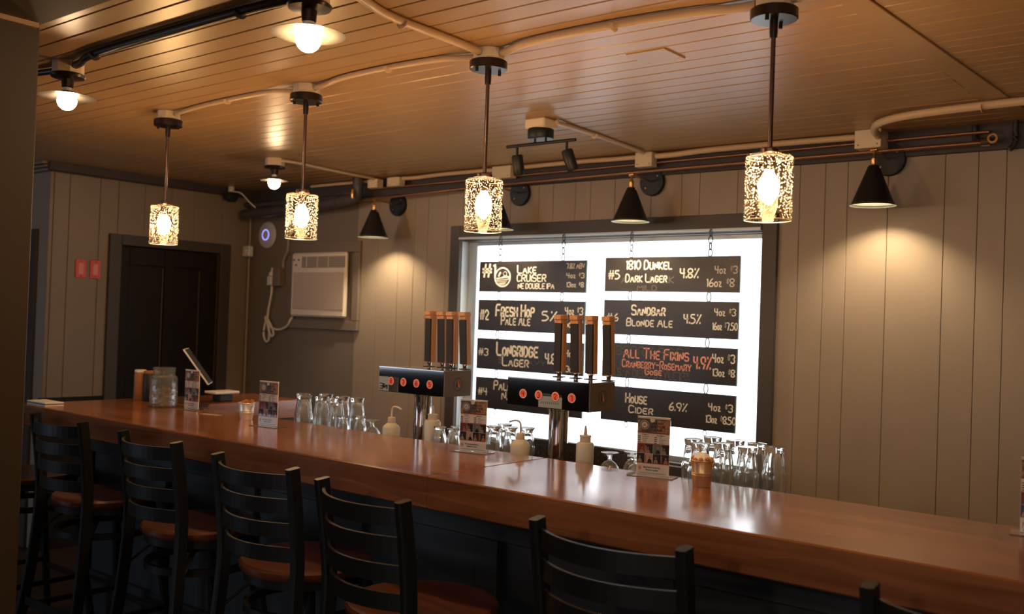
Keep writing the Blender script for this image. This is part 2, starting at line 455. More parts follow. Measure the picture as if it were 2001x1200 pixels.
TX=[(1, '#1', -3.746, -3.651, 1.796, 1.869, 'b'),(1, 'Lake', -3.484, -3.35, 1.817, 1.861, 'w'),(1, 'CRUiSER', -3.485, -3.279, 1.77, 1.808, 'w'),(1, 'NE DOUBLE IPA', -3.476, -3.22, 1.729, 1.758, 'w'),(1, '7.8% ABV', -3.137, -3.017, 1.842, 1.869, 'w'),(1, '4oz $3', -3.135, -3.018, 1.79, 1.816, 'w'),(1, '13oz $8', -3.133, -3.02, 1.74, 1.765, 'w'),(2, '#2', -3.754, -3.691, 1.545, 1.6, 'w'),(2, 'Fresh Hop', -3.634, -3.354, 1.569, 1.634, 'w'),(2, 'Pale Ale', -3.592, -3.381, 1.519, 1.567, 'w'),(2, '5%', -3.295, -3.195, 1.55, 1.601, 'w'),(2, '4oz $3', -3.137, -3.02, 1.588, 1.627, 'w'),(2, '16oz $7', -3.148, -3.017, 1.518, 1.557, 'w'),(3, '#3', -3.756, -3.685, 1.334, 1.373, 'w'),(3, 'Longridge', -3.618, -3.318, 1.341, 1.414, 'w'),(3, 'Lager', -3.573, -3.382, 1.282, 1.332, 'w'),(3, '4.8%', -3.263, -3.16, 1.311, 1.365, 'w'),(3, '4oz $3', -3.123, -3.014, 1.356, 1.392, 'w'),(3, '13oz $8', -3.127, -3.014, 1.272, 1.305, 'w'),(3, 'S    Heavy', -3.6, -3.262, 1.296, 1.328, 'g'),(4, '#4', -3.749, -3.682, 1.102, 1.141, 'w'),(4, 'Palmer', -3.63, -3.438, 1.14, 1.19, 'w'),(4, 'N.E.', -3.568, -3.481, 1.087, 1.129, 'w'),(5, '#5', -2.859, -2.791, 1.785, 1.829, 'w'),(5, '1810 Dunkel', -2.749, -2.479, 1.836, 1.881, 'w'),(5, 'Dark Lager', -2.752, -2.506, 1.769, 1.81, 'w'),(5, '4.8%', -2.428, -2.324, 1.791, 1.837, 'w'),(5, '4oz $3', -2.235, -2.117, 1.813, 1.848, 'w'),(5, '16oz $8', -2.277, -2.131, 1.748, 1.786, 'w'),(5, 'MILD', -2.678, -2.565, 1.724, 1.751, 'g'),(5, 'A        DARK', -2.778, -2.465, 1.764, 1.796, 'g'),(6, '#6', -2.86, -2.792, 1.562, 1.6, 'w'),(6, 'Sandbar', -2.708, -2.509, 1.597, 1.647, 'w'),(6, 'Blonde Ale', -2.737, -2.465, 1.539, 1.579, 'w'),(6, '4.5%', -2.399, -2.304, 1.562, 1.606, 'w'),(6, '4oz $3', -2.23, -2.118, 1.605, 1.638, 'w'),(6, '16oz $7.50', -2.238, -2.107, 1.535, 1.57, 'w'),(7, 'All The Fixins', -2.749, -2.366, 1.372, 1.424, 'r'),(7, 'Cranberry-Rosemary', -2.756, -2.35, 1.322, 1.362, 'r'),(7, 'Gose', -2.615, -2.518, 1.29, 1.321, 'r'),(7, '4.9%', -2.336, -2.24, 1.338, 1.396, 'r'),(7, '4oz $3', -2.233, -2.115, 1.374, 1.414, 'w'),(7, '13oz $8', -2.23, -2.113, 1.307, 1.342, 'w'),(7, 'SAN DIEGO STYLE IPA', -2.783, -2.357, 1.274, 1.311, 'g'),(8, 'House', -2.727, -2.6, 1.137, 1.185, 'w'),(8, 'Cider', -2.706, -2.562, 1.086, 1.123, 'w'),(8, '6.9%', -2.467, -2.365, 1.118, 1.157, 'w'),(8, '4oz $3', -2.246, -2.118, 1.136, 1.171, 'w'),(8, '13oz $8.50', -2.258, -2.1, 1.076, 1.111, 'w')]

# ================================================================ SETTING
ZC = 2.44; YW = 4.40; XL = -6.10; TOP = 2.33
# ceiling: backing slab + beadboard strips
c = MB().box(-9.2, 2.4, -3.6, 4.6, ZC + 0.012, ZC + 0.06).build('ceiling', M_ceil_back); struct(c)
def strip_mesh(name, x0, x1, w, m):
    g = 0.0018; ch = 0.0030
    mb = MB()
    pr = [(g, ZC + 0.013), (w - g, ZC + 0.013), (w - g, ZC + ch), (w - g - ch, ZC), (g + ch, ZC), (g, ZC + ch)]
    vs = [(x0, y, z) for y, z in pr] + [(x1, y, z) for y, z in pr]
    n = len(pr)
    fs = [(i, (i + 1) % n, (i + 1) % n + n, i + n) for i in range(n)] + [tuple(range(n)), tuple(range(2 * n - 1, n - 1, -1))]
    return mb.add(vs, fs).build(name, m, c)
XB0 = -0.945
def strips(x0, x1, w, y0, y1):
    first = None; y = y0
    while y < y1 - 0.02:
        if first is None: o = first = strip_mesh('ceiling_board', x0, x1, w, M_ceil)
        else:
            o = first.copy(); COL.objects.link(o); o.parent = c
        o.location = (0, y, random.uniform(-0.0012, 0.0))
        y += w
strips(-9.1, XB0, 0.094, 1.285, YW)
strips(XB0, 2.3, 0.0695, 1.285, YW)
# cover board across the ceiling
cb = MB().box(-0.0375, 0.0375, 0, 2.95, -0.007, 0.003, ch=0.002).build('trim_1', M_ceil); struct(cb)
cb.location = (-0.985, 1.44, ZC); cb.rotation_euler = (0, 0, R_(-2.5))
# patched square in the ceiling
pt = MB().box(-1.735, -1.59, 2.70, 2.84, ZC - 0.006, ZC + 0.004, ch=0.001).build('ceiling_patch', M_ceil, c)
for px, py in ((-1.72, 2.715), (-1.605, 2.715), (-1.72, 2.825), (-1.605, 2.825)):
    MB().cyl(0.004, ZC - 0.0075, ZC - 0.0058, c=(px, py), n=8).build('screw', M_brass, pt)
# lower dark ceiling of the near room and the partition end that frames the view
nc = MB().box(-9.1, 2.3, -3.55, 1.28, 2.34, 2.452).build('ceiling_near', M_near_ceil); struct(nc); nc.name = 'trim_2'
MB().box(-2.93, -2.775, -3.5, 1.27, 2.326, 2.3399).build('crown', M_ceil, nc)
pw = MB().box(-2.95, -2.79, -3.5, 1.28, 0, 2.34, ch=0.003).build('wall_partition', M_wall_p); struct(pw)

# floor
fl = MB().box(-9.2, 2.4, -3.6, 4.6, -0.05, -0.012).build('floor', M_floor); struct(fl)
fb = None
yy = -0.2
while yy < 4.3:
    if fb is None:
        fb = MB().box(-9.1, 2.3, 0.0015, 0.1185, -0.012, 0, ch=0.0015).build('floor_board', M_floor, fl); o = fb
    else:
        o = fb.copy(); COL.objects.link(o); o.parent = fl
    o.location = (random.uniform(-0.05, 0.05), yy, 0); yy += 0.12

# back wall: backing with the window hole, boards, trim
WX0, WX1, WZ0, WZ1 = -3.96, -2.005, 0.835, 2.02
wb = MB()
for a in ((-6.2, WX0, 0, ZC + .012), (WX1, 2.4, 0, ZC + .012), (WX0, WX1, 0, WZ0), (WX0, WX1, WZ1, ZC + .012)):
    wb.box(a[0], a[1], YW + 0.012, YW + 0.14, a[2], a[3])
wback = struct(wb.build('wall_back', M_wall_back))
gr = [-6.09, -5.62, -5.16, -4.90, -4.70, -4.507, -4.368, -4.251, -4.089, -3.96, -3.76, -3.588, -3.381, -3.279, -3.126, -3.023, -2.866, -2.64, -2.46, -2.357, -2.149,
      -2.005, -1.83, -1.708, -1.603, -1.422, -1.183, -1.05, -0.942, -0.80, -0.62, -0.50, -0.33, -0.15, 0.0, 0.2, 0.35, 0.55, 0.75, 0.9, 1.1, 1.3, 1.5, 1.7, 1.9, 2.1, 2.3]
G2 = 0.0008
for a, b in zip(gr, gr[1:]):
    segs = [(0.0, TOP)]
    if a >= WX0 - 1e-6 and b <= WX1 + 1e-6: segs = [(0.0, WZ0), (WZ1, TOP)]
    gg = 0.0004 if b <= -4.6 else G2
    for z0, z1 in segs:
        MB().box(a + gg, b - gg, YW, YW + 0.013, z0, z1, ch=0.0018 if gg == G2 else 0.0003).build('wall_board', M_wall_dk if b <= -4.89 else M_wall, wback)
MB().box(-6.1, 2.3, YW - 0.018, YW + 0.012, TOP - 0.005, ZC + 0.002, ch=0.003).build('top_fascia', M_fascia, wback)
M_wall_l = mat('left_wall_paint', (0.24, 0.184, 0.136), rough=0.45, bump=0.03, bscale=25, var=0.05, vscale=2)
# left wall (with the dark door) and the return beyond it
lb = MB()
lb.box(XL - 0.14, XL - 0.013, 3.06, 3.384, 0, ZC + .012).box(XL - 0.14, XL - 0.013, 4.151, 4.55, 0, ZC + .012).box(XL - 0.14, XL - 0.013, 3.384, 4.151, 1.957, ZC + .012).box(XL - 0.16, XL - 0.14, 3.3, 4.3, 0, 2.1)
wleft = struct(lb.build('wall_left', M_wall_back))
yl = [2.9, 2.927, 3.029, 3.232, 3.36]
for a, b in zip(yl, yl[1:]):
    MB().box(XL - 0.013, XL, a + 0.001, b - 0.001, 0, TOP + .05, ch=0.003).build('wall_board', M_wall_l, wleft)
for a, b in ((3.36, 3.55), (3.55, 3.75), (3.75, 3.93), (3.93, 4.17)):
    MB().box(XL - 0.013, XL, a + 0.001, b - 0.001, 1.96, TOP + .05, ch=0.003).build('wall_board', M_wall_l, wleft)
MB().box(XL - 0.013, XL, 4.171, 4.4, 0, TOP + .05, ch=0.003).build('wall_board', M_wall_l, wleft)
MB().box(XL - 0.012, XL + 0.03, 2.88, 4.4, 2.385, ZC + 0.002, ch=0.004).build('crown', M_fascia, wleft)
MB().box(XL - 0.012, XL + 0.022, 2.88, 3.30, 0.0, 0.955, ch=0.004).build('wainscot', M_door, wleft)
rb = MB().box(-9.1, XL - 0.014, 2.913, 3.05, 0, ZC + .012)
wret = struct(rb.build('wall_return', M_wall_back))
for a, b in ((-9.1, -6.95), (-6.22, -6.10)):
    MB().box(a, b - .001, 2.90, 2.913, 0, 2.38, ch=0.003).build('wall_board', M_wall, wret)
for a, b in ((-6.95, -6.6), (-6.6, -6.4), (-6.4, -6.22)):
    MB().box(a + .001, b - .001, 2.90, 2.913, 2.02, 2.38, ch=0.003).build('wall_board', M_wall, wret)
cr = MB()
for z0, z1, d in ((2.425, 2.441, .05), (2.405, 2.419, .035), (2.385, 2.399, .022)):
    cr.box(-9.1, XL + 0.002, 2.90 - d, 2.915, z0, z1, ch=.003)
cr.build('crown', M_wall, wret)
# far shell of the rooms (out of view, closes the place)
struct(MB().box(2.3, 2.45, -3.6, 4.6, 0, ZC + .012).build('wall_right', M_wall))
struct(MB().box(-9.25, -9.1, -3.6, 4.6, 0, ZC + .012).build('wall_far_left', M_wall))
fw = MB().box(-9.2, 2.4, -3.75, -3.55, 0, ZC + .012)
struct(fw.build('wall_front', M_wall))

# door_1: black panelled door in the left wall
DY0, DY1, DZ = 3.385, 4.15, 1.955
d1 = bpy.data.objects.new('door_1', None); COL.objects.link(d1); struct(d1); d1.location = (XL, DY0, 0)
y0, y1 = 0.0, DY1 - DY0
MB().box(-0.012, 0.022, y0 - 0.085, y0, 0, DZ + 0.07, ch=.003).build('door_casing', M_trimdark, d1)
MB().box(-0.012, 0.022, y1, y1 + 0.085, 0, DZ + 0.07, ch=.003).build('door_casing', M_trimdark, d1)
MB().box(-0.012, 0.0225, y0 + .0005, y1 - .0005, DZ, DZ + 0.07, ch=.003).build('door_casing', M_trimdark, d1)
MB().box(-0.06, -0.035, y0 + .001, y1 - .001, 0.005, DZ - .001).build('door_slab', M_door, d1)
st = [(y0, 0.08), (0.345, 0.07), (y1 - 0.13, 0.13)]
for a, w in st: MB().box(-0.036, -0.018, a + .001, a + w - .001, 0.01, DZ - .003, ch=.003).build('door_stile', M_door, d1)
for z0, z1 in ((0.01, 0.2), (0.92, 1.05), (1.83, DZ - .003)):
    for a, b in ((0.08, 0.345), (0.415, y1 - 0.13)): MB().box(-0.036, -0.0185, a, b, z0, z1, ch=.003).build('door_rail', M_door, d1)
for a, b in ((0.08, 0.345), (0.415, y1 - 0.13)):
    MB().box(-0.0355, -0.028, b - .014, b - .004, 0.22, 1.82).build('panel_edge_glint', M_trimdark, d1)  # lighter strip standing in for light caught on the panel edge
h = MB().lathe([(0, 0), (0.026, 0.002), (0.026, 0.008), (0.012, 0.012), (0.012, 0.03), (0.026, 0.04), (0.028, 0.052), (0.018, 0.062), (0, 0.064)], (-0.018, y1 - 0.065, 1.0), 20, axis='x').build('door_knob', M_bronze, d1)
# door_2: dark opening and casing in the return wall
d2 = bpy.data.objects.new('door_2', None); COL.objects.link(d2); struct(d2); d2.location = (-6.95, 2.9, 0)
MB().box(0.0, 0.73, 0.012, 0.02, 0, 2.02).build('door_slab', M_door, d2)
MB().box(0.0, 0.085, -0.02, 0.014, 0, 2.02, ch=.003).build('door_casing', M_trimdark, d2)
MB().box(0.645, 0.73, -0.02, 0.014, 0, 2.02, ch=.003).build('door_casing', M_trimdark, d2)
MB().box(0.0855, 0.6445, -0.0195, 0.014, 1.94, 2.02, ch=.003).build('door_casing', M_trimdark, d2)

# window_1
w1 = bpy.data.objects.new('window_1', None); COL.objects.link(w1); struct(w1); w1.location = (0, YW, 0)
T = 0.078
MB().box(WX0 - T, WX0, -0.022, 0.0, WZ0 - T, WZ1 + T + .01, ch=.003).build('window_casing', M_trimdark, w1)
MB().box(WX1, WX1 + T, -0.022, 0.0, WZ0 - T, WZ1 + T + .01, ch=.003).build('window_casing', M_trimdark, w1)
MB().box(WX0 + .0005, WX1 - .0005, -0.022, 0.0, WZ1, WZ1 + T + .01, ch=.003).build('window_casing', M_trimdark, w1)
MB().box(WX0 + .0005, WX1 - .0005, -0.022, 0.0, WZ0 - T, WZ0 - 0.001, ch=.003).build('window_casing', M_trimdark, w1)
J = 0.09
MB().box(WX0 + .0002, WX0 + .006, 0, J, WZ0, WZ1).build('window_jamb', M_winframe, w1)  # silver colour on the side jambs stands for reflected window light
MB().box(WX1 - .006, WX1 - .0002, 0, J, WZ0, WZ1).build('window_jamb', M_winframe, w1)
MB().box(WX0 + .006, WX1 - .006, 0, J, WZ1 - .006, WZ1 - .0002).build('window_jamb', M_trimdark, w1)
MB().box(WX0 + .006, WX1 - .006, -0.0, J, WZ0, WZ0 + .012, ch=.002).build('window_sill', M_trimdark, w1)
MB().box(WX0 + .006, WX0 + .075, J - .03, J, WZ0 + .012, WZ1 - .006, ch=.002).build('window_frame', M_winframe, w1)
MB().box(WX1 - .03, WX1 - .006, J - .03, J, WZ0 + .012, WZ1 - .006, ch=.002).build('window_frame', M_winframe, w1)
MB().box(WX0 + .075, WX1 - .03, J - .03, J, WZ1 - .03, WZ1 - .006, ch=.002).build('window_frame', M_winframe, w1)
MB().box(WX0 + .075, WX1 - .03, J - .03, J, WZ0 + .012, WZ0 + .04, ch=.002).build('window_frame', M_winframe, w1)
MB().box(WX0 + .07, WX1 - .025, J - .012, J - .006, WZ0 + .03, WZ1 - .02).build('window_pane', M_win, w1)
MB().box(WX0 + .002, WX1 - .002, -0.034, -0.0225, WZ1 + .004, WZ1 + .016).build('hanging_rail', M_winframe, w1)

# ================================================================ BAR
ZB = 1.07; BX0 = -4.70; BF = 2.135; BB = 2.735
bar = thing('bar_counter', 'long L-shaped bar with glossy reddish-brown wood top and slate-dark panelled base', 'bar counter', (0, 0, 0))
MB().box(BX0, -2.0312, BF, BB, ZB - 0.10, ZB, ch=.004).build('bar_top', M_barwood, bar)
MB().box(-2.0300, 1.4, BF, BB, ZB - 0.10, ZB, ch=.004).build('bar_top', M_barwood, bar)
MB().box(BX0, -4.25, BB + .0008, 3.45, ZB - 0.10, ZB, ch=.004).build('bar_return_top', M_barwood_y, bar)
MB().box(-4.62, 1.4, 2.45, 2.52, 0.0, ZB - 0.1005).build('base_panel', M_base, bar)
MB().box(-4.65, -4.58, 2.43, 2.52, 0, ZB - .1008, ch=.003).build('end_post', M_base, bar)
MB().box(-4.5795, 1.4, 2.425, 2.449, 0.835, ZB - .101, ch=.003).build('base_rail', M_base, bar)
MB().box(-4.5795, 1.4, 2.425, 2.449, 0.0, 0.26, ch=.003).build('base_rail', M_base, bar)
x = -3.95; first = None
while x < 1.3:
    if first is None:
        first = o = MB().box(-0.045, 0.045, 2.4255, 2.449, 0.2605, 0.8345, ch=.003).build('base_stile', M_base, bar)
    else:
        o = first.copy(); COL.objects.link(o); o.parent = bar
    o.location = (x, 0, 0); x += 0.64
MB().box(-4.62, -4.30, 2.5205, 3.40, 0, ZB - .1005).build('return_base', M_base, bar)
# back ledge under the taps
bl = thing('back_ledge', 'dark low service ledge behind the bar under the tap towers and glasses', 'counter', (0, 0, 0))
MB().box(-4.24, -1.21, 2.737, 3.03, 0.985, 1.02, ch=.003).build('ledge_top', M_dark, bl)
MB().box(-4.20, -1.25, 2.80, 3.00, 0.0, 0.9845).build('cabinet', M_base, bl)
LZ = 1.02

# ================================================================ BAR STOOLS
def make_stool():
    t = thing('bar_stool', 'x', 'bar stool')
    # seat
    s = MB().lathe([(0, 0.757), (0.14, 0.756), (0.188, 0.762), (0.207, 0.760), (0.214, 0.752), (0.214, 0.738), (0.207, 0.728), (0, 0.728)], n=48)
    s.build('seat', M_seat, t)
    MB().lathe([(0.194, 0.7275), (0.199, 0.7275), (0.199, 0.700), (0.194, 0.700), (0.194, 0.7275)], n=48).build('seat_ring', M_blackmetal, t)
    hw = 0.1975
    for sx in (-1, 1):
        path = [(sx * 0.235, -0.275, 0.0), (sx * 0.222, -0.238, 0.22), (sx * 0.207, -0.205, 0.45), (sx * 0.196, -0.188, 0.66), (sx * 0.193, -0.182, 0.80), (sx * 0.196, -0.196, 0.94), (sx * hw, -0.218, 1.088)]
        MB().sweep(smooth_path(path, 2), rrect(0.026, 0.042, .005), (0, 1, 0)).build('back_post', M_blackmetal, t)
        path = [(sx * 0.225, 0.215, 0.0), (sx * 0.20, 0.185, 0.25), (sx * 0.165, 0.15, 0.55), (sx * 0.145, 0.125, 0.715)]
        MB().sweep(smooth_path(path, 2), rrect(0.028, 0.028, .004), (0, 1, 0)).build('front_leg', M_blackmetal, t)
    for k in range(4):
        zt = 1.066 - 0.0735 * k
        yb = -0.214 + 0.0110 * k
        bow = 0.070
        pts = []
        for i in range(17):
            u = -1 + 2 * i / 16
            pts.append((u * (hw - 0.008), yb - bow * (1 - u * u), zt - 0.021))
        MB().sweep(pts, [(-.0045, -.0225), (.0045, -.0225), (.0045, .0225), (-.0045, .0225)], (0, 0, 1)).build('back_slat', M_blackmetal, t)
    MB().lathe([(0.180, 0.625), (0.197, 0.625), (0.197, 0.600), (0.180, 0.600), (0.180, 0.625)], n=48).build('hoop', M_blackmetal, t)
    for sx in (-1, 1):
        MB().sweep(smooth_path([(sx * 0.187, -0.18, 0.60), (sx * 0.13, -0.10, 0.685), (sx * 0.03, -0.02, 0.698)], 2), rrect(0.02, 0.008, .002), (0, 0, 1)).build('curved_brace', M_blackmetal, t)
    MB().sweep([(-0.214, -0.226, 0.31), (0.214, -0.226, 0.31)], rrect(0.01, 0.034, .002), (0, 0, 1)).build('footrest', M_blackmetal, t)
    MB().sweep([(-0.199, 0.186, 0.26), (0.199, 0.186, 0.26)], rrect(0.022, 0.022, .003), (0, 0, 1)).build('footrest', M_blackmetal, t)
    for sx in (-1, 1):
        MB().sweep([(sx * 0.215, -0.23, 0.285), (sx * 0.201, 0.19, 0.285)], rrect(0.016, 0.022, .003), (0, 0, 1)).build('side_rail', M_blackmetal, t)
    return t
ST = [(-4.60, 1.935, 0, 'black ladder-back bar stool farthest left, its back hidden behind the partition'),
      (-3.899, 1.926, 0, 'second ladder-back bar stool from the left, the first with its whole back visible'),
      (-3.178, 1.90, -4, 'black bar stool with round wood seat standing below the two small menu stands'),
      (-2.487, 1.842, -2, 'black bar stool in the middle of the row, left of the bar top seam'),
      (-1.914, 1.760, -10, 'black bar stool turned slightly aside under the bar top seam'),
      (-1.175, 1.815, -2, 'large foreground bar stool below the right menu stand, only its back visible'),
      (-0.40, 1.80, -3, 'bar stool at the lower right with just one post top and slat showing')]
proto = make_stool()
for i, (x, y, a, lab) in enumerate(ST):
    o = proto if i == 0 else copy_tree(proto)
    th = R_(a)
    # (x, y) is the middle of the back at its top; the origin lies 0.238 in front of it
    o.location = (x - math.sin(th) * 0.218, y + math.cos(th) * 0.218, 0); o.rotation_euler = (0, 0, th)
    tag(o, lab, 'bar stool', 'bar stools along the bar')

# ================================================================ CEILING SERVICES AND LAMPS
def oct_box(x, y, name='junction_box', r=0.052, h=0.038, parent=None, n=8):
    return MB().lathe([(0, ZC - h), (r, ZC - h), (r, ZC - .001), (0, ZC - .001)], (x, y, 0), n, None, False).build(name, M_boxwhite, parent)
PEND = [(-4.008, 'seeded glass pendant lamp farthest left, hanging before the black door'), (-3.034, 'seeded glass pendant lamp hanging left of the air conditioner'),
        (-2.097, 'seeded glass pendant lamp hanging at the top left corner of the window'), (-1.0975, 'seeded glass pendant lamp nearest the camera, right of the window')]
YP = 2.43
def make_pendant():
    t = thing('pendant_lamp', 'x', 'lamp')
    z = ZC
    oct_box(0, 0, 'mounting_box', parent=t)
    cn = MB().lathe([(0, z - .038), (.060, z - .038), (.063, z - .041), (.063, z - .064), (.060, z - .067), (0, z - .067)], n=32).build('canopy', M_bronze, t)
    for a in (40, 220):
        MB().cyl(.0055, z - .079, z - .066, c=(.045 * math.cos(R_(a)), .045 * math.sin(R_(a))), n=10).build('screw_knob', M_bronze, cn)
    MB().lathe([(0, z - .067), (.011, z - .067), (.011, z - .10), (.0095, z - .115), (0, z - .115)], n=14).build('swivel', M_bronze, t)
    MB().cyl(.0065, 2.03, z - .114, n=12).build('rod', M_rod, t)
    MB().lathe([(0, 2.030), (.022, 2.030), (.026, 2.026), (.026, 2.018), (.022, 2.014), (0, 2.0135)], n=24).build('shade_cap', M_rod, t)
    MB().lathe([(0, 2.0075), (.017, 2.0075), (.018, 1.980), (.014, 1.9705), (0, 1.9705)], n=18).build('socket', M_bronze, t)
    r = 0.0625
    MB().lathe([(.016, 2.0128), (.046, 2.0128), (.058, 2.0105), (r, 2.002), (r, 1.839), (r - .0015, 1.837), (r - .003, 1.839), (r - .003, 2.000), (.056, 2.0085), (.016, 2.0095)], n=56).build('glass_shade', M_seeded, t)
    for rr, zr in ((r - .0012, 1.8375), (r - .002, 2.0045)):
        MB().tube([(rr * math.cos(2 * math.pi * q / 48), rr * math.sin(2 * math.pi * q / 48), zr) for q in range(48)], .0013, 6, closed=True, ref=(0, 0, 1)).build('glass_rim', M_rim, t)
    MB().lathe([(0, 1.970), (.012, 1.968), (.015, 1.960), (.024, 1.946), (.0285, 1.928), (.026, 1.909), (.016, 1.892), (.007, 1.881), (0, 1.879)], n=20).build('bulb', M_bulb, t)
    return t
pp = make_pendant()
for i, (x, lab) in enumerate(PEND):
    o = pp if i == 0 else copy_tree(pp)
    o.location = (x, YP, 0); o.rotation_euler = (0, 0, R_(17 * i)); tag(o, lab, 'lamp', 'seeded glass pendants over the bar')

def make_saucer():
    t = thing('ceiling_lamp', 'x', 'lamp')
    oct_box(0, 0, 'mounting_box', r=.055, h=.045, parent=t)
    z = ZC - .045
    MB().lathe([(0, z), (.056, z), (.062, z - .006), (.058, z - .014), (.022, z - .019), (.020, z - .048), (.017, z - .050), (0, z - .050)], n=32).build('lamp_holder', M_bronze, t)
    MB().lathe([(0, z - .050), (.0155, z - .050), (.0155, z - .064), (0, z - .064)], n=18).build('bulb_neck', M_socketwhite, t)
    zz = z - .064
    MB().lathe([(0, zz), (.024, zz), (.028, zz - .004), (.028, zz - .014), (0, zz - .014)], n=24).build('shade_collar', M_saucer, t)
    zr = 2.31
    s = MB()
    s.lathe([(.0, zz - .0142), (.035, zz - .0145), (.070, zz - .018), (.100, zr + .001), (.101, zr)], n=48, m=M_saucertop)
    s.lathe([(.101, zr), (.0985, zr), (.069, zz - .0205), (.034, zz - .0165), (.0, zz - .0165)], n=48, m=M_saucer)
    s.build('saucer_shade', M_saucer, t)
    R0 = 0.0345; zc = 2.296
    pr = [(0, zz - .0168), (.014, zz - .017)] + [(R0 * math.sin(R_(a)), zc + R0 * math.cos(R_(a))) for a in (30, 50, 70, 90, 110, 130, 150, 168)] + [(0, zc - R0)]
    MB().lathe(pr, n=20).build('bulb', M_globe, t)
    return t
sp = make_saucer()
for i, (x, y, lab, sc) in enumerate(((-2.118, 1.696, 'globe bulb ceiling lamp with flat saucer shade at the top of the picture', 1), (-3.531, 1.728, 'globe bulb ceiling lamp with saucer shade beside the left partition', 1),
                     (-4.649, 3.513, 'small far globe bulb ceiling lamp on an ivory box above the air conditioner', 1))):
    o = sp if i == 0 else copy_tree(sp)
    o.location = (x, y, 0); o.rotation_euler = (0, 0, R_(25 * i)); tag(o, lab, 'lamp', 'saucer lamps on the ceiling')
for ch in list(o.children):       # the far one has a smaller shade
    if ch.name.startswith('saucer_shade'): ch.scale = (.78, .78, 1)

def clip(parent, p, r, axis='x', m=None):
    # saddle strap over a conduit on the ceiling
    x, y, z = p
    mb = MB()
    pts = []
    for i in range(9):
        a = math.pi * i / 8
        c1 = math.cos(a) * (r + .003); s1 = -math.sin(a) * (r + .003)
        pts.append((x, y + c1, z + s1) if axis == 'x' else (x + c1, y, z + s1))
    mb.sweep(pts, [(-.007, -.0015), (.007, -.0015), (.007, .0015), (-.007, .0015)], (1, 0, 0) if axis == 'x' else (0, 1, 0))
    return mb.build('strap', m or M_cond, parent)
def conduit(name, label, pts, r, m, clips=(), k=2, cat='conduit'):
    o = MB().tube(smooth_path(pts, k), r, 12).build(name, m); tag(o, label, cat)
    for p, ax in clips: clip(o, p, r, ax, m)
    return o
zz = ZC - .017
conduit('conduit', 'tan painted conduit between the first and second pendant lamps', [(-3.955, 2.43, zz), (-3.86, 2.42, zz + .004), (-3.7, 2.40, zz + .005), (-3.45, 2.39, zz + .005), (-3.2, 2.39, zz + .005), (-3.15, 2.40, zz + .003), (-3.087, 2.43, zz)], .0095, M_cond, [((-3.5, 2.39, zz + .005), 'x')])
conduit('conduit', 'tan painted conduit between the second and third pendant lamps', [(-2.981, 2.43, zz), (-2.90, 2.42, zz + .002), (-2.78, 2.385, zz + .005), (-2.5, 2.375, zz + .005), (-2.28, 2.39, zz + .005), (-2.22, 2.40, zz), (-2.15, 2.43, zz)], .0105, M_cond, [((-2.52, 2.375, zz + .005), 'x')])
conduit('conduit', 'thick tan conduit running from the third pendant to the nearest pendant', [(-2.038, 2.43, zz - .002), (-1.99, 2.415, zz), (-1.90, 2.38, zz + .002), (-1.55, 2.375, zz + .002), (-1.3, 2.40, zz + .002), (-1.22, 2.43, zz), (-1.15, 2.43, zz)], .013, M_cond, [((-1.57, 2.375, zz + .002), 'x')])
conduit('conduit', 'tan conduit leaving the nearest pendant toward the right', [(-1.045, 2.43, zz), (-0.9, 2.41, zz - .012), (-0.3, 2.40, zz - .012), (0.8, 2.40, zz - .012)], .013, M_cond)
conduit('conduit', 'tan conduit crossing the ceiling from the saucer lamp to the third pendant', [(-2.063, 1.70, zz - .002), (-2.0, 1.73, zz), (-2.03, 1.80, zz + .002), (-2.085, 1.95, zz + .003), (-2.09, 2.15, zz + .003), (-2.092, 2.28, zz + .003), (-2.097, 2.378, zz)], .0125, M_cond, [((-2.088, 2.02, zz + .003), 'y')])
zb = ZC - .019
conduit('black_conduit', 'black painted conduit between the two saucer lamps', [(-3.475, 1.728, zb), (-3.41, 1.72, zb), (-3.33, 1.69, zb + .003), (-2.8, 1.685, zb + .003), (-2.4, 1.685, zb + .003), (-2.28, 1.69, zb + .002), (-2.175, 1.696, zb)], .014, M_condblack, [((-3.27, 1.69, zb + .003), 'x'), ((-2.42, 1.685, zb + .003), 'x')])
conduit('black_conduit', 'short black conduit leaving the left saucer lamp toward the partition', [(-3.588, 1.728, zb), (-3.65, 1.735, zb + .003), (-3.8, 1.70, zb + .003), (-4.6, 1.70, zb + .003)], .012, M_condblack)
conduit('conduit', 'tan conduit from the track light to the box at the wall', [(-2.545, 3.42, zz), (-2.55, 3.47, zz), (-2.56, 3.55, zz + .006), (-2.575, 3.85, zz + .006), (-2.60, 4.15, zz + .006), (-2.61, 4.262, zz + .004)], .0105, M_cond, [((-2.566, 3.75, zz + .006), 'y')])
conduit('conduit', 'tan conduit from the far globe lamp toward the drain pipe', [(-4.592, 3.513, zz), (-4.56, 3.56, zz), (-4.59, 3.70, zz + .004), (-4.63, 4.0, zz + .004), (-4.64, 4.29, zz + .004)], .009, M_cond)
